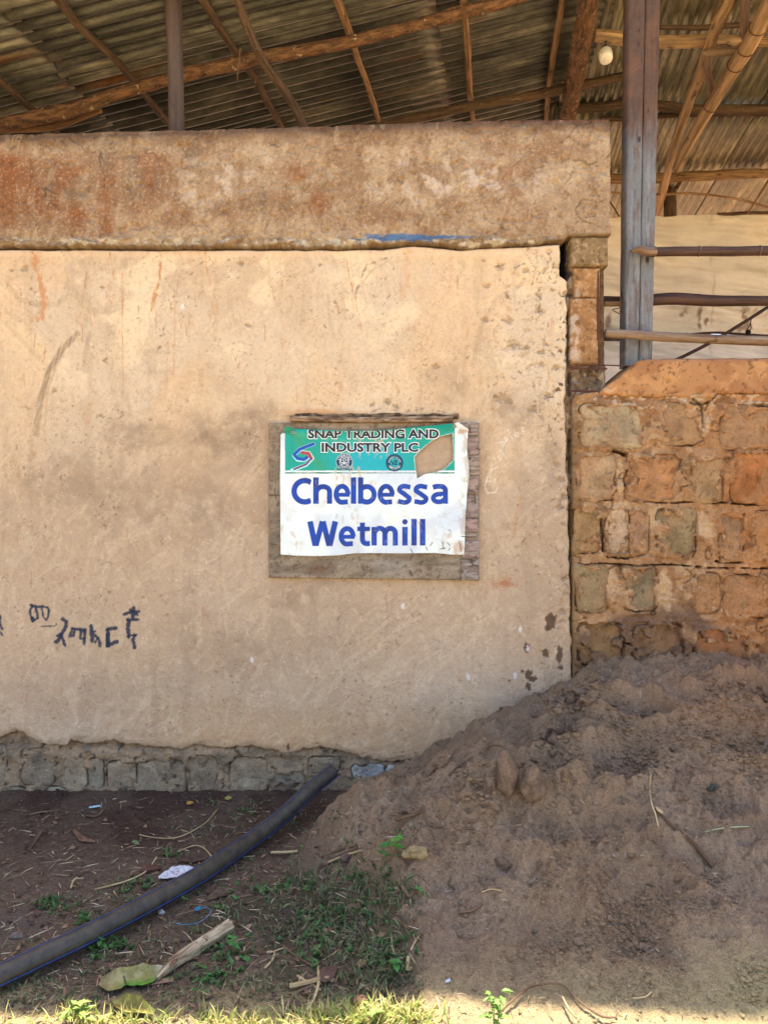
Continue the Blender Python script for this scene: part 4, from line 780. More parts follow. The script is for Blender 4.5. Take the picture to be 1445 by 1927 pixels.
for (u, v) in ((554, 816), (853, 804)):
    th = np.linspace(0, 2 * np.pi, 17)[:-1]; rr = (.0028, .0045, .0075, .0085); yy = (0, -.002, -.002, .0012); cx = surf(u, v, .002)
    vv = [(cx[0] + rr[k] * math.cos(t), cx[1] + yy[k], cx[2] + rr[k] * math.sin(t)) for k in range(4) for t in th]
    obj('eyelet', np_mesh('eyelet', vv, [(k * 16 + i, k * 16 + (i + 1) % 16, (k + 1) * 16 + (i + 1) % 16, (k + 1) * 16 + i) for k in range(3) for i in range(16)], mat=M['eyelet'], origin=cx), bn, cx)
# lettering
def text_mesh(name, txt, box, mat, parent, off=.0, lift=.0010, res=3, clipf=None, split=1, spacing=1.0):
    cu = bpy.data.curves.new(name, 'FONT'); cu.body = txt; cu.size = 1; cu.offset = off; cu.resolution_u = res; cu.space_character = spacing
    ob = bpy.data.objects.new(name, cu); C.objects.link(ob); bpy.context.view_layer.update()
    dg = bpy.context.evaluated_depsgraph_get(); me = bpy.data.meshes.new_from_object(ob.evaluated_get(dg)); bpy.data.objects.remove(ob)
    bm = bmesh.new(); bm.from_mesh(me); bmesh.ops.triangulate(bm, faces=bm.faces[:])
    xs = [v.co.x for v in bm.verts]; ys = [v.co.y for v in bm.verts]; x0, x1, y0, y1 = min(xs), max(xs), min(ys), max(ys)
    u0, v0, u1, v1 = box
    for v in bm.verts: v.co = ((u0 + (v.co.x - x0) / (x1 - x0) * (u1 - u0)), (v1 - (v.co.y - y0) / (y1 - y0) * (v1 - v0)), 0)
    for _ in range(split):
        lim = 7.0; ed = [e for e in bm.edges if e.calc_length() > lim]
        if ed: bmesh.ops.subdivide_edges(bm, edges=ed, cuts=1); bmesh.ops.triangulate(bm, faces=bm.faces[:])
    if clipf:
        dead = [f for f in bm.faces if clipf(f.calc_center_median().x, f.calc_center_median().y)]; bmesh.ops.delete(bm, geom=dead, context='FACES')
    uu = np.array([v.co.x for v in bm.verts]); vv = np.array([v.co.y for v in bm.verts])
    if clipf: vv = np.maximum(vv, bn_top(uu) + .8)
    yy = -bn_y(uu, vv) - lift; xx = X(uu); zz = Z(vv)
    for i, v in enumerate(bm.verts): v.co = (xx[i] - parent.location[0], yy[i] - parent.location[1], zz[i] - parent.location[2])
    bm.normal_update()
    me2 = bpy.data.meshes.new(name); bm.to_mesh(me2); bm.free(); me2.materials.append(mat); bpy.data.meshes.remove(me)
    for p in me2.polygons:
        pass
    o = bpy.data.objects.new(name, me2); put(o, parent); return o
M['ink_blue'] = flat('blue_print', L(26, 64, 172), .5, .35, 0, .12, 30); M['ink_black'] = flat('dark_print', L(30, 34, 46), .5, .35, 0, .2, 30)
M['ink_white'] = flat('white_print', L(222, 228, 230), .5, .35, 0, .05, 30); M['ink_navy'] = flat('navy_print', L(16, 50, 84), .5, .35, 0, .1, 30)
topc = lambda x, y: y < bn_top(np.array(x)) + .3
for dx, dy, mt, off, lf in ((0, 0, M['ink_white'], .080, .0010), (0, 0, M['ink_black'], .036, .0018)):
    e = 1.6 if off > .05 else 0
    text_mesh('lettering', 'SNAP TRADING AND', (582 - e, 810 - e, 824 + e, 827 + e), mt, bn, off=off, lift=lf, clipf=topc, split=2)
    text_mesh('lettering', 'INDUSTRY PLC', (607 - e, 835 - e, 786 + e, 852 + e), mt, bn, off=off, lift=lf, split=2)
def disc(name, u, v, r0, r1, mat, lift, seg=28, gear=0):
    th = np.linspace(0, 2 * np.pi, seg + 1)[:-1]; vs = []; qs = []
    for i, t_ in enumerate(th):
        ro = r1 * (1 + (gear if i % 2 else 0))
        for rr in (r0, ro): vs.append(surf(u + rr * math.cos(t_), v + rr * math.sin(t_), lift))
    qs = [(2 * i, 2 * ((i + 1) % seg), 2 * ((i + 1) % seg) + 1, 2 * i + 1) for i in range(seg)]
    obj(name, np_mesh(name, vs, qs, mat=mat, smooth=False, origin=og), bn, og)
def arc_text(txt, u, v, r, a0, a1, size, mat, lift, flip=False):
    n = len(txt)
    for i, ch in enumerate(txt):
        if ch == ' ': continue
        a = math.radians(a0 + (a1 - a0) * i / max(n - 1, 1)); cu = bpy.data.curves.new('letter', 'FONT'); cu.body = ch; cu.size = size; cu.offset = .012 * size / 1; cu.align_x = 'CENTER'; cu.resolution_u = 1
        ob = bpy.data.objects.new('t', cu); C.objects.link(ob); bpy.context.view_layer.update(); me = bpy.data.meshes.new_from_object(ob.evaluated_get(bpy.context.evaluated_depsgraph_get())); bpy.data.objects.remove(ob)
        rot = a - math.pi / 2 if not flip else a + math.pi / 2
        for p in me.vertices:
            x, y = p.co.x, p.co.y - size * .35; x2 = x * math.cos(rot) - y * math.sin(rot); y2 = x * math.sin(rot) + y * math.cos(rot)
            s3 = surf(u + r * math.cos(a) + x2, v - r * math.sin(a) - y2, lift); p.co = (s3[0] - og[0], s3[1] - og[1], s3[2] - og[2])
        me.materials.clear(); me.materials.append(mat); put(bpy.data.objects.new('letter', me), bn)
def strokes(name, lines, w, mat, lift):
    vs, qs = [], []
    for pts in lines:
        for (a0, b0), (a1, b1) in zip(pts[:-1], pts[1:]):
            d = math.hypot(a1 - a0, b1 - b0) or 1; nx, ny = -(b1 - b0) / d * w, (a1 - a0) / d * w; k = len(vs)
            vs += [surf(a0 + nx, b0 + ny, lift), surf(a1 + nx, b1 + ny, lift), surf(a1 - nx, b1 - ny, lift), surf(a0 - nx, b0 - ny, lift)]; qs.append((k, k + 1, k + 2, k + 3))
    obj(name, np_mesh(name, vs, qs, mat=mat, smooth=False, origin=og), bn, og)
eu, ev = 649, 870
disc('emblem_disc', eu, ev, 0, 15.2, M['ink_white'], .0010); disc('emblem_ring', eu, ev, 9.2, 14.6, M['ink_navy'], .0016); disc('emblem_centre', eu, ev, 0, 8.2, M['ink_navy'], .0016)
arc_text('STARBUCKS', eu, ev, 11.8, 158, 22, 5.4, M['ink_white'], .0022); arc_text('COFFEE', eu, ev, 11.8, 222, 318, 5.4, M['ink_white'], .0022, True)
strokes('emblem_figure', [[(eu - 2.6, ev - 1), (eu - 3, ev - 4), (eu, ev - 6.5), (eu + 3, ev - 4), (eu + 2.6, ev - 1)], [(eu, ev - 3), (eu, ev + 6)], [(eu - 7, ev - 1), (eu - 5, ev + 3), (eu - 2, ev + 1), (eu + 2, ev + 1), (eu + 5, ev + 3), (eu + 7, ev - 1)], [(eu - 5, ev + 6), (eu - 1.5, ev + 3), (eu + 1.5, ev + 3), (eu + 5, ev + 6)], [(eu - 6, ev - 5), (eu - 6.5, ev)], [(eu + 6, ev - 5), (eu + 6.5, ev)]], .55, M['ink_white'], .0022)
text_mesh('lettering', 'CAFE Practices', (634, 882.4, 664, 885.6), M['ink_navy'], bn, off=.02, lift=.0012, split=0)
eu, ev = 742, 872
disc('emblem_rim', eu, ev, 13.2, 15.2, M['ink_navy'], .0012, 48, .10); disc('emblem_ring', eu, ev, 8.6, 12.6, M['ink_navy'], .0012)
arc_text('RAINFOREST ALLIANCE', eu, ev, 10.4, 172, 8, 3.2, M['ink_white'], .0020); arc_text('CERTIFIED', eu, ev, 10.8, 216, 324, 5.2, M['ink_white'], .0020, True)
strokes('emblem_frog', [[(eu - 5, ev + 4), (eu - 2, ev), (eu + 1, ev - 4), (eu + 5, ev - 4)], [(eu - 3, ev + 2), (eu + 2, ev + 3), (eu + 4, ev - 1), (eu + 1, ev - 4)], [(eu - 5, ev), (eu - 6, ev - 4)], [(eu + 2, ev + 3), (eu + 5, ev + 4)]], .9, M['ink_navy'], .0016)

# ------------------------------------------------------------------ roofs
RA = (2.60, .25, -.04); RB = (3.00, 0.0, -.06)
def depth_on(u, v, pln, off=0.0):
    a, b, c_ = pln; dx = (u - 722.5) / FPX; dz = (HY - v) / FPX; return (a - off) / (dz - b * dx - c_)
def on(u, v, pln, off=0.0): return P(u, v, depth_on(u, v, pln, off))
m_, nt, b_ = mat_new('corrugated_iron', .38, .5); lk = nt.links.new
tc = N(nt, 'ShaderNodeTexCoord'); oi = N(nt, 'ShaderNodeObjectInfo'); ml = N(nt, 'ShaderNodeMath', operation='MULTIPLY'); ml.inputs[1].default_value = 40; lk(oi.outputs['Random'], ml.inputs[0])
def uvn(scale, detail, rough_=.6):
    mp = N(nt, 'ShaderNodeMapping'); mp.inputs['Scale'].default_value = (*scale, 1); lk(tc.outputs['UV'], mp.inputs['Vector']); ad = N(nt, 'ShaderNodeVectorMath', operation='ADD'); lk(mp.outputs[0], ad.inputs[0]); lk(ml.outputs[0], ad.inputs[1])
    n = N(nt, 'ShaderNodeTexNoise', Scale=1.0, Detail=detail, Roughness=rough_); lk(ad.outputs[0], n.inputs['Vector']); return n
n1 = uvn((5, 1.6), 7); cr = N(nt, 'ShaderNodeValToRGB'); e = cr.color_ramp.elements; e[0].position = .32; e[0].color = (*L(96, 92, 76), 1); e[1].position = .70; e[1].color = (*L(178, 168, 134), 1); e2 = e.new(.52); e2.color = (*L(132, 124, 100), 1); lk(n1.outputs[0], cr.inputs[0])
n2 = uvn((7, .9), 5); r2 = N(nt, 'ShaderNodeMapRange'); r2.inputs[1].default_value = .60; r2.inputs[2].default_value = .74; lk(n2.outputs[0], r2.inputs[0])
mx = N(nt, 'ShaderNodeMix', data_type='RGBA'); lk(r2.outputs[0], mx.inputs[0]); lk(cr.outputs[0], mx.inputs[6]); mx.inputs[7].default_value = (*L(140, 104, 68), 1)
n3 = uvn((60, 14), 5, .7); r3 = N(nt, 'ShaderNodeMapRange'); r3.inputs[1].default_value = .3; r3.inputs[2].default_value = .7; r3.inputs[3].default_value = .65; r3.inputs[4].default_value = 1.35; lk(n3.outputs[0], r3.inputs[0])
rr_ = N(nt, 'ShaderNodeMapRange'); rr_.inputs[3].default_value = .8; rr_.inputs[4].default_value = 1.12; lk(oi.outputs['Random'], rr_.inputs[0]); mm = N(nt, 'ShaderNodeMath', operation='MULTIPLY'); lk(r3.outputs[0], mm.inputs[0]); lk(rr_.outputs[0], mm.inputs[1])
vm = N(nt, 'ShaderNodeVectorMath', operation='SCALE'); lk(mx.outputs[2], vm.inputs[0]); lk(mm.outputs[0], vm.inputs['Scale']); lk(vm.outputs[0], b_.inputs['Base Color']); b_.inputs['Metallic'].default_value = .5
n4 = uvn((30, 8), 4); bp = N(nt, 'ShaderNodeBump', Strength=1.0, Distance=.004); lk(n4.outputs[0], bp.inputs['Height']); lk(bp.outputs[0], b_.inputs['Normal'])
M['iron_sheet'] = m_
M['iron_sheet_dark'] = m_.copy(); M['iron_sheet_dark'].name = 'darker_iron'  # same iron in darker tones, used on the left roof
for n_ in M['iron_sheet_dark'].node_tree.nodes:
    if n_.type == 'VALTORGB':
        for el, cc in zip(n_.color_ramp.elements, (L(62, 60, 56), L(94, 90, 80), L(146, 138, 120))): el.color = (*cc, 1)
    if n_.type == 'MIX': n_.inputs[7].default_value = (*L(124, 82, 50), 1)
def sheet(parent, o, rib, across, length, width, seed, lift=0.0, mat='iron_sheet'):
    """o: corner; rib: unit vector along the ribs; across: unit vector over them"""
    rib = np.array(rib); across = np.array(across); nrm = np.cross(across, rib); nrm /= np.linalg.norm(nrm)
    if nrm[2] < 0: nrm = -nrm
    pitch = .074 if mat == 'iron_sheet_dark' else .060; w = np.linspace(0, width, int(width / pitch * 8) + 1); l = np.linspace(0, length, 14); LL, WW = np.meshgrid(l, w, indexing='ij')
    h = .0115 * np.cos(WW / pitch * 2 * np.pi) + lift + .012 * (fbm(LL * 1.1 + seed, WW * 1.5, seed, 3) - .5) + .004 * (fbm(LL * 6, WW * 3 + seed, seed + 3, 2) - .5)
    v = np.array(o)[None, None, :] + rib * LL[..., None] + across * WW[..., None] + nrm * h[..., None]
    me = np_mesh('sheet', v, gridq(len(l), len(w)), uv=np.stack([WW + seed * 3.3, LL], -1).reshape(-1, 2), mat=M[mat], origin=o)
    me2 = me; ob = obj('sheet', me2, parent, o)
    sl = ob.modifiers.new('thickness', 'SOLIDIFY'); sl.thickness = .0012; return ob
roofA = thing('corrugated_roof', 'low corrugated iron roof on rough poles sloping down to the left behind the plastered wall', 'roof', (-1.5, .8, 3.4))
purl = np.array([.156, .988, 0]); purl /= np.linalg.norm(purl)
def zA(x, d, off=0): return CZ + RA[0] - off + RA[1] * x + RA[2] * d
def zB(x, d, off=0): return CZ + RB[0] - off + RB[1] * x + RB[2] * d
def eave(x): return 2.90 + .03 * x
# left roof: ribs run up the slope (to the right), sheets laid side by side along the purlins
ribA = np.array([1.0, 0, RA[1]]); ribA /= np.linalg.norm(ribA)
rowsA = [(-6.6, 2.6, -.42), (-4.1, 2.6, -.40), (-1.6, 1.85, -.355), (-.06, 1.42, -.265)]
k = 0
s0 = 0.0
d0 = -.33
wd = .80
for j in range(9):
    for (xa, ln, d0) in rowsA:
        a = d0 + j * (wd - .075)
        # along purlin from the front edge
        bx, by = purl[0] * a, purl[1] * a; x = xa + bx + rnd.uniform(-.03, .03); y = by
        x_, d_ = x, y + CD
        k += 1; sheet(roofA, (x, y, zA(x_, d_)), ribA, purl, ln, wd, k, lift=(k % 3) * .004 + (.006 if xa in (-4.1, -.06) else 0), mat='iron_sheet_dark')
roofB = thing('corrugated_roof', 'corrugated iron roof on bamboo and peeled poles behind the stone wall, falling away to the back', 'roof', (2.5, 1.2, 3.6))
ribB = np.array([.14, .99, 0]); ribB[2] = RB[2] * ribB[1]; ribB /= np.linalg.norm(ribB); acB = np.array([1.0, 0, 0])
for j in range(8):
    for (da, ln) in ((3.12, 2.16), (5.16, 3.3)):
        x = .80 + j * .72 + (da - 3.12) * .141 - .0; y = da - CD + rnd.uniform(-.015, .015); k += 1
        sheet(roofB, (x, y, zB(x, da) + (.0 if da < 4 else -.018)), ribB, acB, ln, .80, k, lift=(j % 2) * .004)
def pole(parent, pts, r, pln, off, mat, **kw):
    q_ = [on(u, v, pln, off) for u, v in pts]
    return tube(kw.pop('name', 'pole'), q_, r, mat, parent, **kw)
def ext(pts, a=0, b=0):                        # carry a line on beyond the frame
    (x0, y0), (x1, y1) = pts[0], pts[1]; (x2, y2), (x3, y3) = pts[-1], pts[-2]; o = list(pts)
    if a: o = [(x0 + (x0 - x1) * a, y0 + (y0 - y1) * a)] + o
    if b: o = o + [(x2 + (x2 - x3) * b, y2 + (y2 - y3) * b)]
    return o
for i, pts in enumerate([[(-45, 115), (60, 205), (112, 254)], [(110, 0), (160, 60), (215, 110), (262, 165), (330, 245)], [(380, 0), (440, 95), (480, 150), (532, 243)], [(632, -10), (655, 52), (672, 110), (700, 185), (714, 236)], [(873, 20), (877, 70), (884, 160), (891, 232)], [(1060, -12), (1042, 90), (1030, 180), (1028, 226)]]):
    pole(roofA, ext(pts, .6, .5), [.019, .018, .017, .017, .016, .016, .016][:len(ext(pts, .6, .5))], RA, .045, M['wood_warm' if i > 2 else 'wood_dark'], name='purlin', sides=12, step=.02, wob=.30, seed=i * 7 + 3, kink=.014)
pole(roofA, [(-700, 412), (-200, 292), (0, 237), (130, 204), (250, 168), (430, 121), (640, 82), (870, 22), (960, -4), (1040, -26)], [.032, .032, .031, .034, .030, .033, .029, .031, .029, .029], RA, .11, M['wood_rough'], name='rafter', sides=10, step=.012, wob=.34, seed=50, kink=.02)
pole(roofA, [(640, 262), (720, 240), (870, 205), (1000, 178), (1100, 158), (1178, 142)], [.029, .029, .027, .028, .027, .024], RA, .11, M['wood_dark'], name='rafter', sides=14, step=.02, wob=.20, seed=60, kink=.03)
pole(roofA, [(-30, 243), (80, 240), (130, 229), (190, 206)], .018, RA, .10, M['wood_warm'], name='splice_pole', sides=10, wob=.2, seed=61)
tube('strap', [on(452, 92, RA, .2), on(450, 118, RA, .21), on(446, 152, RA, .22)], [.004, .005, .003], M['rail_pale'], roofA, 6, .02, .3)
# valley pole with a strip of flashing
pole(roofA, [(1118, -60), (1108, 0), (1098, 60), (1084, 140), (1068, 222), (1058, 280)], [.055, .055, .058, .055, .050, .045], RA, .13, M['wood_rough'], name='valley_pole', sides=18, step=.012, wob=.24, seed=70, kink=.02)
fl = [on(1093, -20, RA, .10), on(1088, 60, RA, .10), on(1078, 150, RA, .10)]
tube('flashing', fl, [.012, .014, .006], flat('zinc', L(190, 190, 190), .5, .5, .3), roofA, 5, .03, .2)
for i, (pts, r, off, mt) in enumerate([([(1116, 66), (1190, 74), (1240, 78), (1330, 77), (1394, 80)], .034, .10, 'bamboo'), ([(1240, 52), (1300, 53), (1396, 47), (1500, 46)], .014, .035, 'wood_dark'), ([(1400, 80), (1470, 82), (1800, 92)], .03, .10, 'wood_warm'),
        ([(1083, 205), (1130, 203), (1180, 197), (1240, 200), (1310, 207), (1445, 206), (1800, 208)], .030, .07, 'wood_dark'), ([(1130, 222), (1180, 223), (1300, 218), (1445, 214), (1800, 214)], .016, .04, 'wood_dark'),
        ([(1060, 336), (1146, 337), (1232, 336), (1330, 330), (1445, 326), (1900, 318)], .036, .07, 'wood_warm')]):
    pole(roofB, pts, r, RB, off, M[mt], name='purlin', sides=14, wob=.2, seed=80 + i, kink=.02)
pole(roofB, [(1396, -60), (1368, 5), (1345, 53), (1316, 141), (1294, 192), (1273, 256), (1258, 317), (1244, 373), (1234, 405), (1226, 440)], .030, RB, .15, M['bamboo'], name='rafter', sides=14, wob=.14, seed=91, kink=.02)
br = pole(roofB, [(1482, -60), (1446, 12), (1406, 88), (1380, 128), (1348, 181), (1300, 261), (1273, 317)], [.048, .046, .043, .041, .039, .036, .034], RB, .26, M['bamboo'], name='brace', sides=16, wob=.10, seed=92)
for (u, v) in ((1426, 52), (1404, 92), (1384, 122), (1338, 198)):
    c0 = on(u, v, RB, .26); ax = (on(1348, 181, RB, .26) - on(1446, 12, RB, .26)).normalized(); a1 = ax.orthogonal().normalized(); a2 = ax.cross(a1)
    tube('binding_wire', [c0 + a1 * .047 * math.cos(t_) + a2 * .047 * math.sin(t_) + ax * .004 * math.sin(t_ * 2) for t_ in np.linspace(0, 6.3, 13)], .0028, M['iron'], roofB, 6, .03, .05, caps=False)
pole(roofB, [(1325, 98), (1334, 150), (1341, 192)], .020, RB, .2, M['rail_pale'], name='strut', sides=10, seed=95)
pole(roofB, [(1402, -20), (1400, 40), (1404, 78)], .024, RB, .19, M['rail_pale'], name='strut', sides=10, seed=96)
pole(roofB, [(1328, 100), (1352, 99), (1386, 98)], .022, RB, .2, M['rail_pale'], name='strut', sides=12, seed=97, wob=.3)
tube('stick', [P(1146, 362, 6.1), P(1230, 366, 6.1), P(1300, 364, 6.1), P(1370, 372, 6.1), P(1410, 380, 6.1), P(1460, 396, 6.1)], .009, M['wood_warm'], roofB, 8, .03, .2, 98)
tube('stick', [P(1144, 375, 6.1), P(1160, 400, 6.1), P(1175, 430, 6.1)], .006, M['wood_dark'], roofB, 6, .03, .2, 99)
tube('stick', [P(1445, 340, 6.1), P(1420, 380, 6.1), P(1400, 410, 6.1)], .008, M['wood_warm'], roofB, 6, .03, .2, 100)

# ------------------------------------------------------------------ posts, rails, bulb, sheeting
tp = tube('round_post', [P(334, 262, 3.37), P(333, 240, 3.37), P(331, 150, 3.37), P(328, 60, 3.36), P(325, -20, 3.36), P(325, -60, 3.36)], [.036, .034, .034, .035, .037, .037], M['pole_grey'], None, 18, .02, .05, 101)
tp['label'] = 'smooth grey round post rising behind the left part of the plastered wall'; tp['category'] = 'post'
cp2 = tube('bent_pole', [P(436, -60, 3.28), P(448, 0, 3.36), P(470, 62, 3.46), P(500, 122, 3.58), P(535, 170, 3.68), P(562, 215, 3.76), P(582, 270, 3.84), P(600, 330, 3.9)], [.018, .018, .019, .020, .021, .021, .021, .021], M['wood_dark'], None, 12, .02, .12, 102)
cp2['label'] = 'crooked dark pole leaning behind the wall to the right of the round grey post'; cp2['category'] = 'pole'
sp = thing('square_post', 'tall square wooden post of two grey brown planks standing on the stone wall', 'post', tuple(P(1200, 684, 3.42)))
def plank_post(l0, l1, r0, r1, dpt, sgn):
    n = 150; z = np.linspace(-60, 690, n); lft = np.interp(z, [0, 680], [l0, l1]); rgt = np.interp(z, [0, 680], [r0, r1]); cols = 12
    U2, V2 = [], []
    t = np.linspace(0, 1, cols); UU = lft[:, None] * (1 - t) + rgt[:, None] * t; VV = np.repeat(z[:, None], cols, 1)
    UU = UU + 1.6 * (fbm(VV / 60, t[None, :] * .3 + sgn, 200 + sgn, 3) - .5)
    e = np.minimum(t, 1 - t)[None, :]; y = dpt - .004 * sm(0, .12, e) - .003 * (fbm(UU / 5, VV / 90, 201 + sgn, 3) - .5) - .010
    Xx = (UU - 722.5) / FPX * dpt; Zz = CZ + (HY - VV) / FPX * dpt; Yy = y - CD
    pad = lambda A: np.pad(A, ((0, 0), (1, 1)), mode='edge')
    Xp, Yp, Zp = pad(Xx), pad(Yy), pad(Zz); Yp[:, 0] = Yp[:, -1] = dpt - CD + .07
    c = base(UU.shape, L(112, 116, 122)); k = sm(190, 330, VV + 60 * (fbm(UU / 20, VV / 40, 203, 3) - .5)); c = mixc(base(UU.shape, L(92, 72, 62)), L(116, 116, 118), k)
    c = mixc(c, L(112, 80, 62), sm(.52, .64, fbm(UU / 18, VV / 40, 204, 4)) * .5 * (1 - .4 * k)); c = mixc(c, L(140, 144, 150), sm(.5, .66, fbm(UU / 5, VV / 70, 205 + sgn, 4)) * .45 * k); c = mixc(c, L(70, 58, 56), sm(.56, .7, fbm(UU / 3, VV / 50, 206, 4)) * .5)
    for (a, b_, r1_, r2_) in ((1200, 265, 3, 7), (1199, 62, 1.5, 3), (1200, 88, 1.5, 5), (1216, 490, 4, 9), (1217, 213, 1.5, 3)): c = mixc(c, L(38, 26, 24), sm(1.2, .7, blob(UU, VV, a, b_, r1_, r2_, .6, int(b_))) * .9)
    c = mixc(c, L(150, 140, 124), sm(640, 670, VV) * sm(.5, .6, fbm(UU / 6, VV / 8, 207)) * .5)
    cp3 = np.pad(c, ((0, 0), (1, 1), (0, 0)), mode='edge'); og2 = (float(Xx.mean()), float(dpt - CD), float(Zz.min()))
    vv = np.stack([Xp, Yp, Zp], -1); nv = vv.reshape(-1, 3); q1 = gridq(n, cols + 2)[:, ::-1]
    # back face
    W = cols + 2; bk = [(i * W, i * W + W - 1, (i + 1) * W + W - 1, (i + 1) * W) for i in range(n - 1)]
    me = np_mesh('plank', nv, np.vstack([q1, np.array(bk)]), col=cp3, mat=M['post'], origin=og2); obj('plank', me, sp, og2)
plank_post(1181, 1174, 1211.5, 1199, 3.40, 0); plank_post(1213, 1200.8, 1240, 1224.5, 3.402, 5)
def rail(label, pts, r, mat, seed, nodes=(), **kw):
    o = tube('rail', pts, r, mat, None, 16, .012, .07, seed, group='poles tied across the opening above the stone wall', **kw); o['label'] = label; o['category'] = 'pole'
    org = Vector(pts[0])
    for (u, v, d, rr) in nodes:
        c0 = P(u, v, d); o2 = tube('binding', [c0 + Vector((0.002 * math.sin(t_ * 2), -rr * math.cos(t_), rr * math.sin(t_))) for t_ in np.linspace(0, 6.3, 13)], .0016, M['rail_pale'], None, 6, .02, .05, caps=False)
        o2.parent = o; o2.location = o2.location - o.location
    return o
r1 = rail('uppermost rail, a dark pole with a pale split end nailed to the square post', [P(1222, 474, 3.36), P(1300, 473, 3.37), P(1380, 473, 3.38), P(1445, 472, 3.39), P(1700, 472, 3.4)], [.020, .0205, .021, .021, .021], M['rail_brown'], 111, nodes=((1230, 474, 3.355, .0225), (1314, 473, 3.37, .0225), (1428, 472, 3.385, .0225)))
e_ = tube('split_end', [P(1186, 474, 3.345), P(1200, 470, 3.345), P(1215, 474, 3.35), P(1232, 474, 3.355)], [.006, .017, .021, .0205], M['rail_pale'], None, 12, .006, .35, 112); e_.parent = r1; e_.location = e_.location - r1.location
rail('middle rail, a thick dark knotty pole passing behind the square post', [P(1132, 566, 3.52), P(1190, 567, 3.52), P(1262, 562, 3.52), P(1340, 566, 3.52), P(1445, 566, 3.52), P(1700, 566, 3.52)], [.022, .024, .028, .026, .023, .022], M['rail_brown'], 113, kink=.006)
rail('lowest rail, a pale grey pole in front of the square post', [P(1138, 627, 3.34), P(1180, 629, 3.335), P(1250, 634, 3.34), P(1340, 638, 3.345), P(1445, 642, 3.35), P(1700, 652, 3.36)], [.018, .0195, .0205, .021, .021, .021], M['rail_pale'], 114)
o = tube('short_rail', [P(1136, 572, 3.47), P(1160, 572, 3.47), P(1182, 571, 3.48)], .012, M['wood_warm'], None, 10, .01, .12, 115); o['label'] = 'short stub of yellow pole tied under the middle rail beside the pillar'; o['category'] = 'pole'
o = tube('tie_cord', [P(1166, 558, 3.45), P(1168, 572, 3.43), P(1164, 580, 3.45), P(1152, 582, 3.45), P(1160, 588, 3.44), P(1172, 592, 3.45)], .0025, M['rail_pale'], None, 6, .01, .1, 116); o['label'] = 'loose pale cord knotted round the middle rail beside the pillar'; o['category'] = 'cord'
o = tube('thin_stick', [P(1262, 682, 5.4), P(1330, 648, 5.4), P(1400, 606, 5.4), P(1450, 574, 5.4), P(1560, 505, 5.4)], .012, M['rail_brown'], None, 10, .03, .1, 117); o['label'] = 'thin dark stick slanting up in front of the beige sheeting'; o['category'] = 'stick'
bk = tube('back_post', [P(1260, 335, 6.35), P(1260, 420, 6.35), P(1260, 700, 6.35)], .052, M['wood_dark'], None, 10, .04, .05, 118); bk['label'] = 'brown post under the roof just behind the top edge of the beige sheeting'; bk['category'] = 'post'
for (u, d) in ((1500, 3.6), (1900, 5.0)): 
    pass
# light bulb hanging from the pole
lb = thing('light_bulb', 'unlit white light bulb hanging from the peeled pole left of the square post', 'light bulb', tuple(P(1137, 84, 4.3)))
def lathe(name, prof, org, axis, mat, parent, seg=20):
    ax = Vector(axis).normalized(); a1 = ax.orthogonal().normalized(); a2 = ax.cross(a1); vs = []
    for (r_, h_) in prof:
        for i in range(seg): t_ = i / seg * 2 * math.pi; p = Vector(org) + ax * h_ + (a1 * math.cos(t_) + a2 * math.sin(t_)) * r_; vs.append(tuple(p))
    qs = [(k_ * seg + i, k_ * seg + (i + 1) % seg, (k_ + 1) * seg + (i + 1) % seg, (k_ + 1) * seg + i) for k_ in range(len(prof) - 1) for i in range(seg)]
    og_ = tuple(org); return obj(name, np_mesh(name, vs, qs, mat=mat, origin=og_), parent, og_)
M['bulb'] = flat('bulb_white', L(236, 226, 206), .35, .5, 0, .03, 30)
bo = P(1138, 96, 4.3); axd = Vector((-.10, -.62, -1))
lathe('globe', [(.018, 0), (.034, .012), (.0375, .03), (.0375, .065), (.036, .078), (.031, .086), (.020, .091), (.0001, .093)], bo, axd, M['bulb'], lb)
lathe('cap', [(.0001, -.03), (.014, -.03), (.016, -.02), (.018, 0)], bo, axd, M['iron'], lb)
tube('flex', [bo - axd.normalized() * .03, P(1140, 78, 4.32), P(1138, 64, 4.36)], .003, M['dark'], lb, 6, .02, .05)
# beige sheeting
m_, nt, b_ = mat_new('woven_plastic', .45, .4); lk = nt.links.new; a_ = N(nt, 'ShaderNodeVertexColor'); a_.layer_name = 'Col'; lk(a_.outputs[0], b_.inputs['Base Color'])
tr = N(nt, 'ShaderNodeBsdfTranslucent'); lk(a_.outputs[0], tr.inputs[0]); ms = N(nt, 'ShaderNodeMixShader'); ms.inputs[0].default_value = .5; lk(b_.outputs[0], ms.inputs[1]); lk(tr.outputs[0], ms.inputs[2]); lk(ms.outputs[0], nt.nodes['Material Output'].inputs[0])
tcx = N(nt, 'ShaderNodeTexCoord'); mpx = N(nt, 'ShaderNodeMapping'); mpx.inputs['Scale'].default_value = (14, 14, 60); mpx.inputs['Rotation'].default_value = (0, .12, 0); lk(tcx.outputs['Object'], mpx.inputs[0]); nx_ = N(nt, 'ShaderNodeTexNoise', Scale=1.0, Detail=4.0); lk(mpx.outputs[0], nx_.inputs[0]); bpx = N(nt, 'ShaderNodeBump', Strength=1.0, Distance=.012); lk(nx_.outputs[0], bpx.inputs['Height']); lk(bpx.outputs[0], b_.inputs['Normal'])
M['sheeting'] = m_
tarp = thing('plastic_sheeting', 'creased beige plastic sheeting hung as a screen beyond the pole rails', 'sheeting', tuple(P(1300, 700, 6.0)))
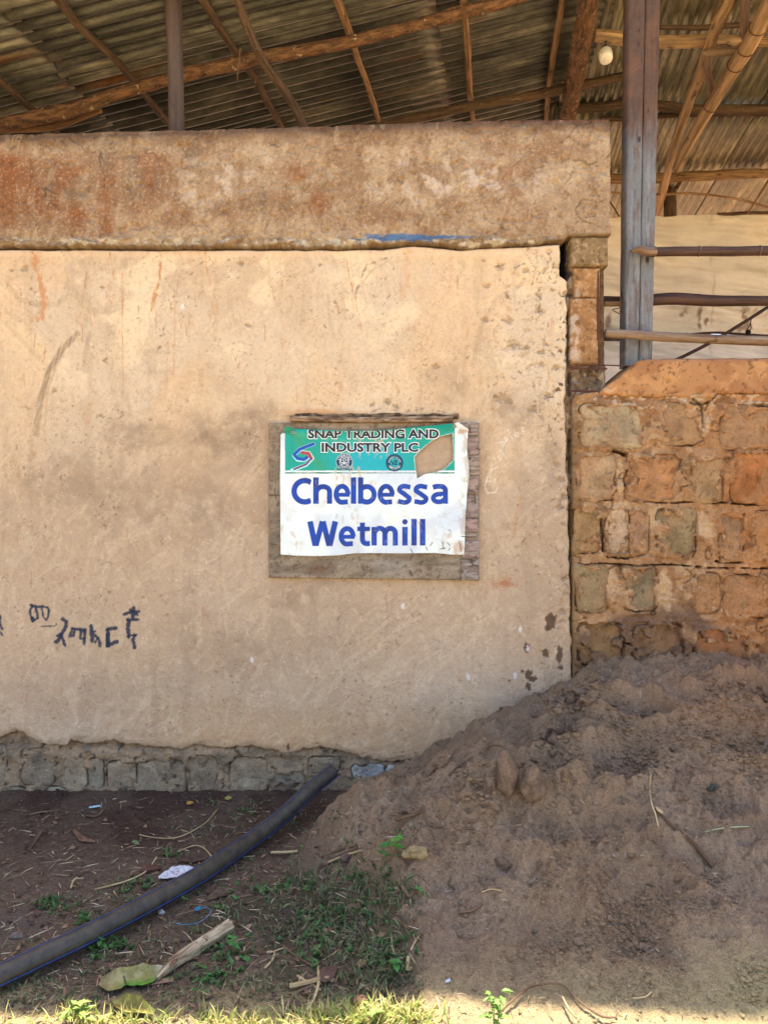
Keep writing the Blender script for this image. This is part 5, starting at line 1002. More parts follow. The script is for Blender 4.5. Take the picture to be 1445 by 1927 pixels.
def tarp_piece(name, u0, u1, vt, vb, dpt, rgb, s, label=None):
    nu, nv = 170, 90; us = np.linspace(u0, u1, nu); t = np.linspace(0, 1, nv)[:, None]; a = vt(us)[None, :]; b = vb(us)[None, :]; VV = a * (1 - t) + b * t; UU = np.repeat(us[None, :], nv, 0)
    y = .12 * (fbm(UU / 170, VV / 90 + UU / 400, s, 3) - .5) + .10 * (fbm((UU + VV * .8) / 120, (VV - UU * .22) / 22, s + 1, 4) - .5) + .05 * (fbm((UU) / 60, (VV - UU * .1) / 7, s + 2, 3) - .5)
    c = base(UU.shape, rgb); c = mixc(c, np.array(rgb) * .86, sm(.45, .65, fbm(UU / 60, VV / 30, s + 4, 4)) * .5)
    c = mixc(c, L(150, 104, 56), sm(.58, .68, fbm(UU / 8, VV / 20, s + 5, 4)) * sm(566, 590, VV) * sm(650, 610, VV) * .7 * (sm(.5, .6, fbm(UU / 40, VV * 0, s + 6))))
    c = mixc(c, L(140, 110, 74), sm(1.4, .5, np.abs(UU - 1338 - 3 * np.sin(VV / 40))) * .25)
    d_ = dpt + y; og_ = tuple(P((u0 + u1) / 2, float(vb(us).max()), dpt))
    me = np_mesh(name, np.stack([(UU - 722.5) / FPX * dpt, d_ - CD, CZ + (HY - VV) / FPX * dpt], -1), gridq(nv, nu)[:, ::-1], col=c, mat=M['sheeting'], origin=og_); o = obj(name, me, tarp, og_)
    if label: o['label'] = label
    sl = o.modifiers.new('t', 'SOLIDIFY'); sl.thickness = .002
tarp_piece('upper_sheet', 1060, 1700, lambda u: np.interp(u, [1060, 1145, 1190, 1270, 1290, 1445, 1700], [412, 411, 409, 406, 405, 405, 402]), lambda u: np.interp(u, [1060, 1140, 1180, 1230, 1300, 1340, 1400, 1445, 1700], [622, 624, 628, 636, 634, 628, 633, 634, 640]), 6.0, L(244, 234, 214), 221)
tarp_piece('lower_sheet', 1060, 1700, lambda u: np.interp(u, [1060, 1140, 1180, 1210, 1300, 1400, 1700], [634, 641, 641, 630, 632, 640, 640]), lambda u: 800 + 0 * u, 6.04, L(240, 234, 224), 231, 'paler lower width of sheeting')
o = tube('slit_shade', [P(1210, 632, 6.12), P(1060, 634, 6.12)], .07, M['wood_dark'], None, 8, .05, .1, 119); o['label'] = 'dark strip added for the shade in the slit of the beige sheeting left of the square post'; o['category'] = 'batten'  # added strip that darkens the slit where only shade lies
o = tube('brown_batten', [P(1290, 630, 5.9), P(1345, 626, 5.9), P(1400, 629, 5.9), P(1560, 640, 5.9)], .010, M['rail_brown'], None, 8, .03, .2, 120); o['label'] = 'thin brown stick lying along the fold of the beige sheeting'; o['category'] = 'stick'
kn = thing('hanging_weight', 'small black knob hanging on a loop of wire from the slanting stick', 'knob', tuple(P(1407, 625, 5.35)))
tube('wire_loop', [P(1413, 600, 5.36), P(1410, 612, 5.35), P(1404, 622, 5.35), P(1412, 620, 5.35), P(1411, 604, 5.36)], .003, M['dark'], kn, 6, .02, .05)
lathe('knob', [(.0001, -.018), (.014, -.014), (.019, 0), (.014, .014), (.0001, .018)], P(1407, 625, 5.35), (0, 0, 1), M['dark'], kn, 12)
o = tube('reed_bundle', [P(1350, 404, 6.2), P(1445, 401, 6.2), P(1700, 398, 6.2)], .016, M['wood_dark'], None, 8, .02, .5, 121); o['label'] = 'dark rough pole lying along the top edge of the beige sheeting'; o['category'] = 'pole'
# ------------------------------------------------------------------ hose
M['hose'] = None
m_, nt, b_ = mat_new('black_hose', .5, .4); lk = nt.links.new; tcx = N(nt, 'ShaderNodeTexCoord'); n_ = N(nt, 'ShaderNodeTexNoise', Scale=26.0, Detail=6.0, Roughness=.7); lk(tcx.outputs['Object'], n_.inputs[0]); cr = N(nt, 'ShaderNodeValToRGB'); e = cr.color_ramp.elements
e[0].position = .35; e[0].color = (*L(43, 40, 36), 1); e[1].position = .72; e[1].color = (*L(84, 74, 60), 1); lk(n_.outputs[0], cr.inputs[0]); lk(cr.outputs[0], b_.inputs['Base Color'])
M['hose'] = m_; M['hose_blue'] = flat('blue_stripe', L(34, 78, 156), .5, .35, 0, .2, 40)
hp = [(-420, 1985), (-150, 1900), (0, 1836), (75, 1801), (150, 1766), (230, 1726), (300, 1689), (370, 1650), (430, 1610), (490, 1568), (540, 1528), (580, 1489), (606, 1468), (626, 1452)]
HR = .0300
hpts = []
for i, (u, v) in enumerate(hp):
    if u < 0: q0 = hpts[-1] if hpts else None
    g = G(max(u, -60) if u >= 0 else u, v + 14 if v + 14 < 1927 else v + 14, HR)
    hpts.append(g)
# keep it on a smooth line, lying on the ground, its end lifted clear
for i in range(len(hpts)):
    u, v = hp[i]; p = hpts[i]
    zt = float(gh(np.array(p.x), np.array(p.y))) + HR * .80
    if u >= 0: d = (CZ - zt) / ((v - HY) / FPX); hpts[i] = P(u, v, d)
zs = [p.z for p in hpts]
for i in range(1, len(hpts) - 1): hpts[i].z = max((zs[i - 1] + zs[i] * 2 + zs[i + 1]) / 4, zs[i])
for i in range(len(hp)):
    u, v = hp[i]; zt = -.012 + .0045 * i; hpts[i] = P(u, v, (CZ - zt) / ((v - HY) / FPX))
for i, dq in ((-5, 2.82), (-4, 2.93), (-3, 3.03), (-2, 3.10), (-1, 3.15)): hpts[i] = P(hp[i][0], hp[i][1], dq)
hose = tube('hose', hpts, HR, M['hose'], None, 28, .012, 0.0, 300, caps=True)
hose['label'] = 'thick black plastic hose with blue stripes lying curved across the ground up to the wall'; hose['category'] = 'hose'
# stripes: narrow bands just proud of the hose
me = hose.data; nv = len(me.vertices); cosv = np.zeros(nv * 3, np.float32); me.vertices.foreach_get('co', cosv); cosv = cosv[:-6].reshape(-1, 29, 3)
for k, wdt in ((None, 0),) : pass
cen = cosv[:, :28].mean(1, keepdims=True)
dirs = (cosv - cen); dirs /= np.linalg.norm(dirs, axis=2, keepdims=True)
camv = np.array(cam.location) - np.array(hose.location)
mid = cosv.shape[0] // 2
tocam = camv - cen[mid, 0]; tocam /= np.linalg.norm(tocam)
ang = [float(np.dot(dirs[mid, i], tocam)) for i in range(28)]
kf = int(np.argmax(ang))
# which way round is up on the picture
up_i = max(range(28), key=lambda i: dirs[mid, i][2])
sg = 1 if ((up_i - kf) % 28) < 14 else -1
for offk, wd_ in ((4.0 * sg, .10), (-4.5 * sg, .26), (11.5 * sg, .3), (-12.5 * sg, .3)):
    f = (kf + offk) % 28; th0 = f
    def at(row_f): i0 = int(math.floor(row_f)) % 28; w = row_f - math.floor(row_f); return dirs[:, i0] * (1 - w) + dirs[:, (i0 + 1) % 28] * w
    rows = [at(th0 - wd_), at(th0), at(th0 + wd_)]
    v = np.stack([cen[:, 0] + r_ / np.linalg.norm(r_, axis=1, keepdims=True) * (HR + .0010) for r_ in rows], 1)
    ob = bpy.data.objects.new('stripe', np_mesh('stripe', v, gridq(v.shape[0], 3), mat=M['hose_blue'])); put(ob, hose)
    ob.modifiers.new('s', 'SOLIDIFY').thickness = .0006

# ------------------------------------------------------------------ clods, stones and litter
def ico(sub=2):
    bm = bmesh.new(); bmesh.ops.create_icosphere(bm, subdivisions=sub, radius=1); v = np.array([p.co[:] for p in bm.verts]); f = np.array([[q.index for q in p.verts] for p in bm.faces]); bm.free(); return v, f
IV1, IF1 = ico(1); IV2, IF2 = ico(2); IV3, IF3 = ico(3)
def facet(V, seed, n=11, lo=.62, hi=1.0):
    r_ = np.random.default_rng(int(seed * 37) + 5); nn = r_.normal(size=(n, 3)); nn /= np.linalg.norm(nn, axis=1)[:, None]; dd = r_.uniform(lo, hi, n)
    dots = V @ nn.T; rad = np.where(dots > .05, dd[None, :] / np.maximum(dots, .05), 9).min(1); return V * np.minimum(rad, 1.15)[:, None]
def lumpy(V, s, amp=.35, fr=1.3):
    n = fbm(V[:, 0] * fr + s, V[:, 1] * fr + V[:, 2] * fr * .7, int(s * 10), 3) - .5; m = fbm(V[:, 2] * fr * 2 + s, V[:, 0] * fr * 2 - V[:, 1], int(s * 10) + 3, 2) - .5
    return V * (1 + amp * 2 * n + amp * m)[:, None]
def scatter_clods():
    vs, fs, cs = [], [], []; k = 0
    def add(x, y, r, col, sub=1, flat_=.6, sink=.35):
        nonlocal k
        V, F = (IV1, IF1) if sub == 1 else (IV2, IF2); a = rnd.uniform(0, 6.28); v = lumpy(V, rnd.uniform(0, 50), .35) if sub == 1 else lumpy(facet(V, rnd.uniform(0, 50), 8), rnd.uniform(0, 50), .12)
        c_, s_ = math.cos(a), math.sin(a); v = v * np.array([1.0, rnd.uniform(.6, .95), flat_]); v = np.stack([v[:, 0] * c_ - v[:, 1] * s_, v[:, 0] * s_ + v[:, 1] * c_, v[:, 2]], 1) * r
        z = float(gh(np.array(x), np.array(y))); vs.append(v + np.array([x, y, z + r * flat_ * (1 - 2 * sink)])); fs.append(F + k); k += len(V)
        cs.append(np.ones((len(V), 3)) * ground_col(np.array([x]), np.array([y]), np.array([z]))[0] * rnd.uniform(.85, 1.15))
    # clusters where the heap has been trodden and broken
    CL = [(1040, 1395, 40, 26, 50, .010), (1075, 1320, 30, 22, 26, .014), (1150, 1440, 60, 40, 90, .006), (1230, 1440, 60, 30, 60, .010), (1330, 1500, 70, 45, 90, .006), (1020, 1640, 30, 60, 60, .006), (1060, 1590, 60, 30, 40, .006),
          (1180, 1730, 60, 30, 130, .006), (1190, 1790, 50, 25, 110, .006), (1100, 1770, 40, 30, 60, .005), (1330, 1700, 50, 25, 80, .005), (1420, 1850, 30, 40, 80, .007), (1240, 1700, 50, 20, 60, .005), (1120, 1660, 30, 20, 30, .007), (1345, 1655, 25, 10, 40, .006),
          (860, 1560, 70, 40, 60, .006), (950, 1500, 40, 40, 40, .007), (1400, 1420, 50, 60, 90, .008), (1300, 1370, 90, 40, 60, .009), (900, 1480, 60, 40, 40, .011), (1380, 1320, 60, 40, 50, .010), (1150, 1360, 60, 40, 40, .010), (1040, 1470, 50, 40, 40, .009), (1020, 1800, 60, 30, 60, .005), (900, 1700, 60, 60, 70, .004), (1200, 1860, 150, 30, 120, .004), (800, 1470, 50, 30, 40, .004), (1120, 1290, 20, 8, 20, .009)]
    for (u, v, ru, rv, n, r) in CL:
        for _ in range(int(n * 2.0)):
            p = G(u + rnd.gauss(0, .6) * ru, min(v + rnd.gauss(0, .6) * rv, 1926)); rr = r * 1.15 * rnd.uniform(.35, 1.0) * (1.6 if rnd.random() < .08 else 1)
            cl_ = L(142, 114, 90) if u < 1250 or v > 1600 else L(160, 118, 90)
            add(p.x, p.y, rr, cl_, 2 if rr > .008 else 1)
    shapes = [lumpy(facet(IV1, q_ + 300, 7, .6, 1.0), q_ * 3.1, .2) * np.array([1, .8, .6]) for q_ in range(16)]
    n = 15000; x = RNG.uniform(-1.7, 1.8, n); t = RNG.uniform(.01, 1.55, n); left = x < toe(t); keep = (~left) | (RNG.random(n) < .55); dens = fbm(x * 3 + 2, t * 3, 640, 3); keep &= RNG.random(n) < sm(.36, .6, dens) + .2
    x, t, left = x[keep], t[keep], left[keep]; n = len(x); r = RNG.choice([.0018, .0025, .003, .004, .005, .007, .010], n, p=[.2, .22, .2, .18, .12, .06, .02]) * RNG.uniform(.7, 1.3, n); z = gh(x, -t); an = RNG.uniform(0, 6.28, n); sh = RNG.integers(0, 16, n)
    Vs = np.stack(shapes)[sh]; ca, sa = np.cos(an)[:, None], np.sin(an)[:, None]; Vx = Vs[..., 0] * ca - Vs[..., 1] * sa; Vy = Vs[..., 0] * sa + Vs[..., 1] * ca
    Vall = np.stack([Vx * r[:, None] + x[:, None], Vy * r[:, None] - t[:, None], Vs[..., 2] * r[:, None] + (z + r * .25)[:, None]], -1)
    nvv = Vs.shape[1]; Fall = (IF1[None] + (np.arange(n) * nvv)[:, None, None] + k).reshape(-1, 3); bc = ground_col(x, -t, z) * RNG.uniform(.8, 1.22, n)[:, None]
    vs.append(Vall.reshape(-1, 3)); fs.append(Fall); cs.append(np.repeat(bc, nvv, 0))
    me = np_mesh('soil_clods', np.vstack(vs), tris=np.vstack(fs), col=np.vstack(cs), mat=M['soil']); obj('soil_clods', me, kind='stuff')
scatter_clods()
def rock(name, u, v, r, shape, rgb, label, rot=0, seed=1.0, cat='stone', sink=.3, mat=None, depth_up=0):
    p = G(u, v); V = lumpy(facet(IV3, seed), seed, .10, 1.4); V = V * np.array(shape); c_, s_ = math.cos(rot), math.sin(rot); V = np.stack([V[:, 0] * c_ - V[:, 2] * s_, V[:, 1], V[:, 0] * s_ + V[:, 2] * c_], 1) * r
    V = V * (1 + .22 * (fbm(V[:, 0] / r * 3 + seed, V[:, 2] / r * 3 + V[:, 1] / r * 2, int(seed * 9), 4) - .5) + .10 * (fbm(V[:, 0] / r * 9 + seed, V[:, 2] / r * 9, int(seed * 7), 2) - .5))[:, None]
    f = fbm(V[:, 0] * 40 + seed, V[:, 2] * 40, 33, 4); c = base((len(V),), rgb); c = mixc(c, np.array(rgb) * .6, sm(.45, .65, f))
    z0 = -V[:, 2].min() * (1 - 2 * sink); V[:, 2] += z0
    me = np_mesh(name, V, tris=IF3, col=c, mat=mat or M['stone']); o = bpy.data.objects.new(name, me); o.location = p; put(o); o['label'] = label; o['category'] = cat; return o
EG = L(164, 135, 110)
rock('earth_lump', 1001, 1500, .052, (1.0, .6, 1.05), EG, 'rounded lump of dried earth standing upright on the left slope of the soil heap', 0, 2.0, 'earth lump', .15, M['soil'])
rock('earth_lump', 955, 1490, .062, (.62, .5, 1.25), L(160, 132, 108), 'tall flat slab of dried earth just left of the rounded lump on the heap', .3, 5.0, 'earth lump', .2, M['soil'])
for i, (u, v, r, sh, ro, lb_) in enumerate([(1092, 1308, .036, (1.1, .7, .5), -.1, 'broad clod of earth on top of the pile at the foot of the wall joint'), (1108, 1322, .030, (1.2, .7, .55), -.3, 'angular clod at the right of the pile beside the wall joint'), (1054, 1322, .028, (1.1, .7, .6), -.2, 'clod at the left of the pile beside the wall joint'), (1074, 1324, .026, (.8, .7, .8), .3, 'small upright clod in the middle of the pile beside the wall joint'),
        (1046, 1378, .034, (1.2, .7, .55), -.35, 'elongated grey clod lying below the pile at the wall joint'), (1022, 1392, .024, (.7, .6, 1.0), .4, 'narrow clod leaning left of the elongated grey clod'), (1040, 1402, .026, (.7, .6, 1.0), .5, 'narrow dark clod leaning right under the elongated grey clod'), (1075, 1376, .018, (1, .7, .8), 0, 'small cube like clod right of the elongated grey clod'),
        (925, 1490, .026, (.6, .6, 1.1), .5, 'small slanting clod left of the tall earth slab'), (930, 1522, .020, (1.2, .6, .5), -.7, 'thin chip of earth below the tall earth slab'), (1285, 1508, .018, (1.2, .7, .6), 0, 'flat pebble in the hollow right of centre on the heap'), (1340, 1490, .018, (1.1, .8, .7), .2, 'grey pebble under the ledge right on the heap'),
        (945, 1630, .024, (1.2, .7, .6), -.3, 'clod on the lower left slope of the soil heap'), (1208, 1788, .018, (1.2, .7, .6), 0, 'pale clod in the trodden patch near the bottom of the heap'), (1085, 1776, .016, (1.2, .7, .6), 0, 'flat clod left of the trodden patch near the bottom')]):
    rock('earth_clod', u, v, r, sh, L(164, 135, 110) if i != 11 else L(120, 116, 104), lb_, ro, 10 + i * 1.7, 'clod', .25, M['soil'])
rock('stone', 785, 1612, .034, (1.25, .7, .62), L(176, 150, 108), 'pale yellowish rough stone beside the green weed at the edge of the heap', .15, 31, 'stone', .25)
rock('stone', 283, 1640, .026, (1.3, .8, .6), L(118, 82, 66), 'reddish flat stone lying above the white scrap', 0, 33, 'stone', .3)
rock('stone', 32, 1766, .016, (1.2, .8, .7), L(140, 124, 112), 'small pale grey stone in the patch of grit left of the hose', 0, 34, 'stone', .3)
rock('stone', 304, 1722, .010, (1.2, .8, .9), L(196, 190, 184), 'tiny white pebble just below the middle of the hose', 0, 35, 'stone', .2)
rock('stone', 655, 1620, .020, (1.1, .8, .7), L(124, 96, 88), 'dull reddish stone among dry stalks left of the green weed', 0, 36, 'stone', .3)

# thin flat things: bent strips with a real thickness
def strip(name, pts, wid, mat, label=None, cat=None, seed=0, curl=.3, thick=.0008, up=.004, parent=None, n=26, m=7, side=None, world=False, edge=.15, col=None):
    P3 = [Vector(p) if world else G(*p, up) for p in pts]; ln = len(P3) - 1; vs = []; t_ = np.linspace(0, 1, n)
    C3 = np.array([p[:] for p in P3]); tt = np.linspace(0, 1, len(P3)); c = np.stack([np.interp(t_, tt, C3[:, i]) for i in range(3)], 1)
    ker = np.array([.25, .5, .25])
    for _ in range(3): c[1:-1] = c[:-2] * .25 + c[1:-1] * .5 + c[2:] * .25
    d = np.gradient(c, axis=0); d /= np.linalg.norm(d, axis=1)[:, None]; nrm = np.array([0, -.35, .94]); a = np.cross(d, nrm); a /= np.linalg.norm(a, axis=1)[:, None]; b = np.cross(a, d)
    W = np.interp(t_, np.linspace(0, 1, len(wid)), wid); s = np.linspace(-1, 1, m)
    W2 = W[:, None] * (1 + edge * 2 * (fbm(t_[:, None] * 8 + seed, np.sign(s)[None, :] * 3 + s[None, :] * 0, seed, 3) - .5))
    h = curl * W[:, None] * (np.abs(s)[None, :] ** 2) + .25 * W[:, None] * (fbm(t_[:, None] * 5 + seed, s[None, :] * 1.5, seed + 4, 3) - .5)
    v = c[:, None, :] + a[:, None, :] * (W2 * s[None, :])[..., None] + b[:, None, :] * h[..., None]
    og_ = tuple(c[0]); colr = None
    if col is not None: colr = col(np.repeat(t_[:, None], m, 1), np.repeat(s[None, :], n, 0))
    me = np_mesh(name, v, gridq(n, m), col=colr, mat=mat, origin=og_); o = obj(name, me, parent, og_); mo = o.modifiers.new('t', 'SOLIDIFY'); mo.thickness = thick
    if label: o['label'] = label; o['category'] = cat
    return o
M['leaf_dead'] = painted('dead_leaf', (120, .15), (30, .15), (120, .0015), None, .7, .3)
def bl_col(t, s):
    c = base(t.shape, L(126, 118, 66)); c = mixc(c, L(150, 136, 92), sm(.4, .6, fbm(t * 9, s * 2, 401, 3))); c = mixc(c, L(84, 128, 40), sm(-.2, .8, s) * sm(.3, .45, t) * sm(.98, .8, t)); c = mixc(c, L(176, 170, 150), sm(.82, .95, t) * sm(.3, -.3, s) * .8)
    c = mixc(c, L(90, 70, 40), sm(.3, .1, t) * .4); return mixc(c, L(30, 26, 20), np.exp(-((t - .45) / .018) ** 2) * (s > -.3))
strip('banana_leaf', [(188, 1848), (215, 1850), (240, 1842), (275, 1838), (318, 1822)], [.010, .030, .026, .034, .030, .006], M['leaf_dead'], 'crumpled half green dry leaf lying in front of the pale splintered stick', 'leaf', 41, .35, .001, .012, n=60, m=15, col=bl_col, edge=.3)
def bl2(t, s): c = base(t.shape, L(140, 132, 60)); return mixc(c, L(110, 96, 44), sm(.4, .6, fbm(t * 9, s * 2, 403, 3)))
strip('dead_leaf', [(212, 1886), (235, 1890), (262, 1898), (290, 1908)], [.003, .020, .026, .016, .006], M['leaf_dead'], 'curled yellowish leaf at the edge of the sunlit strip on the left', 'leaf', 44, .5, .001, .015, n=30, m=9, col=bl2)
def wcol(t, s): c = base(t.shape, L(206, 202, 204)); return mixc(c, L(120, 108, 116), sm(.56, .66, fbm(t * 26, s * 5, 404, 4)) * .7)
strip('paper_scrap', [(299, 1652), (318, 1647), (342, 1642), (365, 1638)], [.005, .018, .026, .024, .012], M['leaf_dead'], 'crumpled white scrap lying against the upper side of the hose', 'scrap', 45, .25, .0008, .014, n=40, m=11, col=wcol, edge=.35)
M['black_plastic'] = flat('black_plastic', L(52, 56, 68), .4, .5)
strip('plastic_scrap', [P(360, 1512, 3.24), P(378, 1502, 3.27), P(398, 1492, 3.285)], [.016, .026, .020], M['black_plastic'], 'bent piece of black plastic at the foot of the wall', 'scrap', 46, .2, .001, world=True, n=20, m=7)
strip('yellow_leaf', [(352, 1513), (364, 1510)], [.006, .010, .004], M['leaf_dead'], 'small yellow leaf beside the black plastic at the wall foot', 'leaf', 47, .3, .001, .012, col=lambda t, s: base(t.shape, L(176, 130, 62)))
strip('yellow_leaf', [(424, 1504), (436, 1501)], [.006, .012, .005], M['leaf_dead'], 'small olive leaf right of the black plastic at the wall foot', 'leaf', 48, .3, .001, .012, col=lambda t, s: base(t.shape, L(150, 136, 70)))
strip('plastic_scrap', [(168, 1520), (190, 1517)], [.004, .006, .003], M['leaf_dead'], 'tiny pale blue scrap on the dark earth below the stone foot', 'scrap', 49, .2, .0008, .008, col=lambda t, s: base(t.shape, L(160, 190, 196)))
strip('brown_leaf', [(608, 1850), (618, 1836), (628, 1818)], [.006, .022, .018, .004], M['leaf_dead'], 'curled dark purple brown leaf in the grass near the bottom', 'leaf', 50, .6, .001, .012, col=lambda t, s: base(t.shape, L(92, 66, 58)))
for i, (pts, w, rgb, lb_) in enumerate([([(258, 1852), (285, 1849), (326, 1845)], [.004, .009, .005], (140, 108, 84), 'flat brown strip of bark under the curled leaf'), ([(390, 1694), (412, 1683), (440, 1676)], [.006, .020, .006], (96, 74, 56), 'dull brown leaf pressed flat right of the hose'), ([(336, 1620), (365, 1618), (396, 1614)], [.004, .016, .004], (84, 60, 48), 'flat dark leaf above the hose beside the white scrap'),
                             ([(666, 1890), (690, 1878)], [.005, .014, .006], (170, 120, 84), 'pale orange leaf at the border of grass and sand'), ([(672, 1818), (690, 1812)], [.005, .012, .006], (150, 116, 82), 'tan curled leaf in the thick grass'), ([(138, 1560), (155, 1580), (180, 1584)], [.004, .012, .004], (118, 84, 64), 'small brown leaf on the bare dark earth'), ([(250, 1583), (262, 1590)], [.004, .008, .003], (110, 120, 80), 'small greenish leaf on the dark earth above the hose')]):
    strip('dead_leaf', pts, w, M['leaf_dead'], lb_, 'leaf', 60 + i, .3, .001, .008, col=lambda t, s, rgb=rgb: mixc(base(t.shape, L(*rgb)), np.array(L(*rgb)) * .6, sm(.4, .65, fbm(t * 8, s * 2, 70, 3))))

# sticks
M['stick_pale'] = wood('splintered_wood', L(112, 84, 62), L(206, 188, 152), L(120, 72, 50), 8, 70, cov=.56, bump=.003)
M['straw'] = wood('straw', L(150, 124, 86), L(196, 172, 130), L(112, 90, 64), 8, 40, cov=.66)
M['twig'] = wood('twig', L(84, 64, 48), L(124, 98, 76), L(56, 42, 34), 8, 40, cov=.62)
def stick(name, pts, r, mat, label=None, cat='stick', seed=0, up=.006, sides=10, **kw):
    o = tube(name, [G(*p, up) for p in pts], r, mat, None, sides, .008, kw.pop('wob', .2), seed, **kw)
    if label: o['label'] = label; o['category'] = cat
    return o
stick('splintered_stick', [(296, 1842), (330, 1812), (368, 1786), (400, 1764), (434, 1742)], [.006, .015, .020, .020, .019], M['stick_pale'], 'pale splintered piece of wood lying below the hose', seed=301, up=.018, sides=14, wob=.4)
stick('flat_stick', [(1232, 1524), (1262, 1552), (1305, 1592), (1342, 1630)], [.004, .005, .0065, .010], M['twig'], 'brown split stick lying on the right of the soil heap, pale at its upper tip', seed=302, up=.010)
stick('stem_of_straw', [(1224, 1458), (1222, 1490), (1226, 1515), (1232, 1530), (1238, 1556)], .0022, M['straw'], 'thin jointed straw standing at the upper tip of the split stick', 'straw', 303, up=.014, sides=6)
stick('straw_tip', [(1233, 1519), (1240, 1526), (1246, 1532)], [.003, .007, .003], M['straw'], 'short pale husk stuck at the upper tip of the split stick', 'straw', 3031, up=.016, sides=7)
stick('green_stem', [(1322, 1568), (1350, 1563), (1380, 1562), (1408, 1559)], [.001, .0028, .003, .0018], flat('dry_green', L(150, 152, 118), .7), 'pale green blade of straw lying right of the split stick', 'straw', 304, sides=6)
stick('bent_twig', [(940, 1906), (978, 1872), (1010, 1858), (1056, 1856), (1090, 1886), (1130, 1912), (1160, 1915)], [.0022, .0026, .0024, .0024, .0026, .003, .002], M['twig'], 'long bent dark twig crossing the shadow edge at the bottom', 'twig', 305, up=.012, sides=8)
stick('forked_twig', [(1085, 1918), (1070, 1900), (1058, 1876)], .003, M['straw'], 'short pale forked twig in the sunlit strip under the bent twig', 'twig', 306, up=.018, sides=7)
stick('root', [(908, 1420), (920, 1405), (945, 1404), (962, 1424), (978, 1445)], [.002, .003, .003, .0028, .002], M['twig'], 'thin dark root arching over the tall earth slab', 'root', 307, up=.018, sides=6)
stick('root', [(982, 1444), (968, 1446), (1003, 1442)], [.001, .003, .002], M['twig'], 'short dark root crossing behind the rounded lump', 'root', 308, up=.016, sides=6)
stick('stalk', [(822, 1448), (840, 1437), (858, 1412)], [.003, .0035, .002], M['twig'], 'curved brown stalk on the left shoulder of the heap below the plaster', 'stalk', 309, up=.008, sides=7)
stick('stalk', [(806, 1462), (818, 1448), (823, 1438)], [.004, .005, .002], M['twig'], 'short brown stalk touching the curved one on the shoulder of the heap', 'stalk', 310, up=.006, sides=7)
stick('stalk', [(845, 1460), (862, 1442), (890, 1428)], [.003, .003, .001], M['twig'], 'thin forked stalk right of the curved brown stalk', 'stalk', 311, up=.006, sides=7)
stick('dry_vine', [(178, 1675), (240, 1658), (275, 1640), (295, 1614)], .0032, M['straw'], 'long pale dry vine curving above the left part of the hose', 'vine', 312, up=.008, sides=7)
stick('dry_vine', [(262, 1572), (300, 1578), (340, 1575), (385, 1550), (408, 1525)], .0022, M['straw'], 'thin dry vine looping on the dark earth below the stone foot', 'vine', 313, up=.006, sides=6)
stick('dry_vine', [(332, 1605), (365, 1592), (385, 1598), (402, 1618)], .0028, M['straw'], 'forked dry vine lying just above the hose', 'vine', 314, up=.006, sides=6)
stick('stem_of_straw', [(134, 1672), (138, 1660), (146, 1652)], .003, M['straw'], 'short pale bent stem on the left near the grass', 'stem', 315, up=.01, sides=6)
stick('white_stick', [(662, 1464), (680, 1461), (697, 1457)], .0025, flat('white_plastic', L(206, 204, 200), .5), 'thin white stick at the foot of the wall right of the hose end', 'stick', 316, up=.012, sides=7)
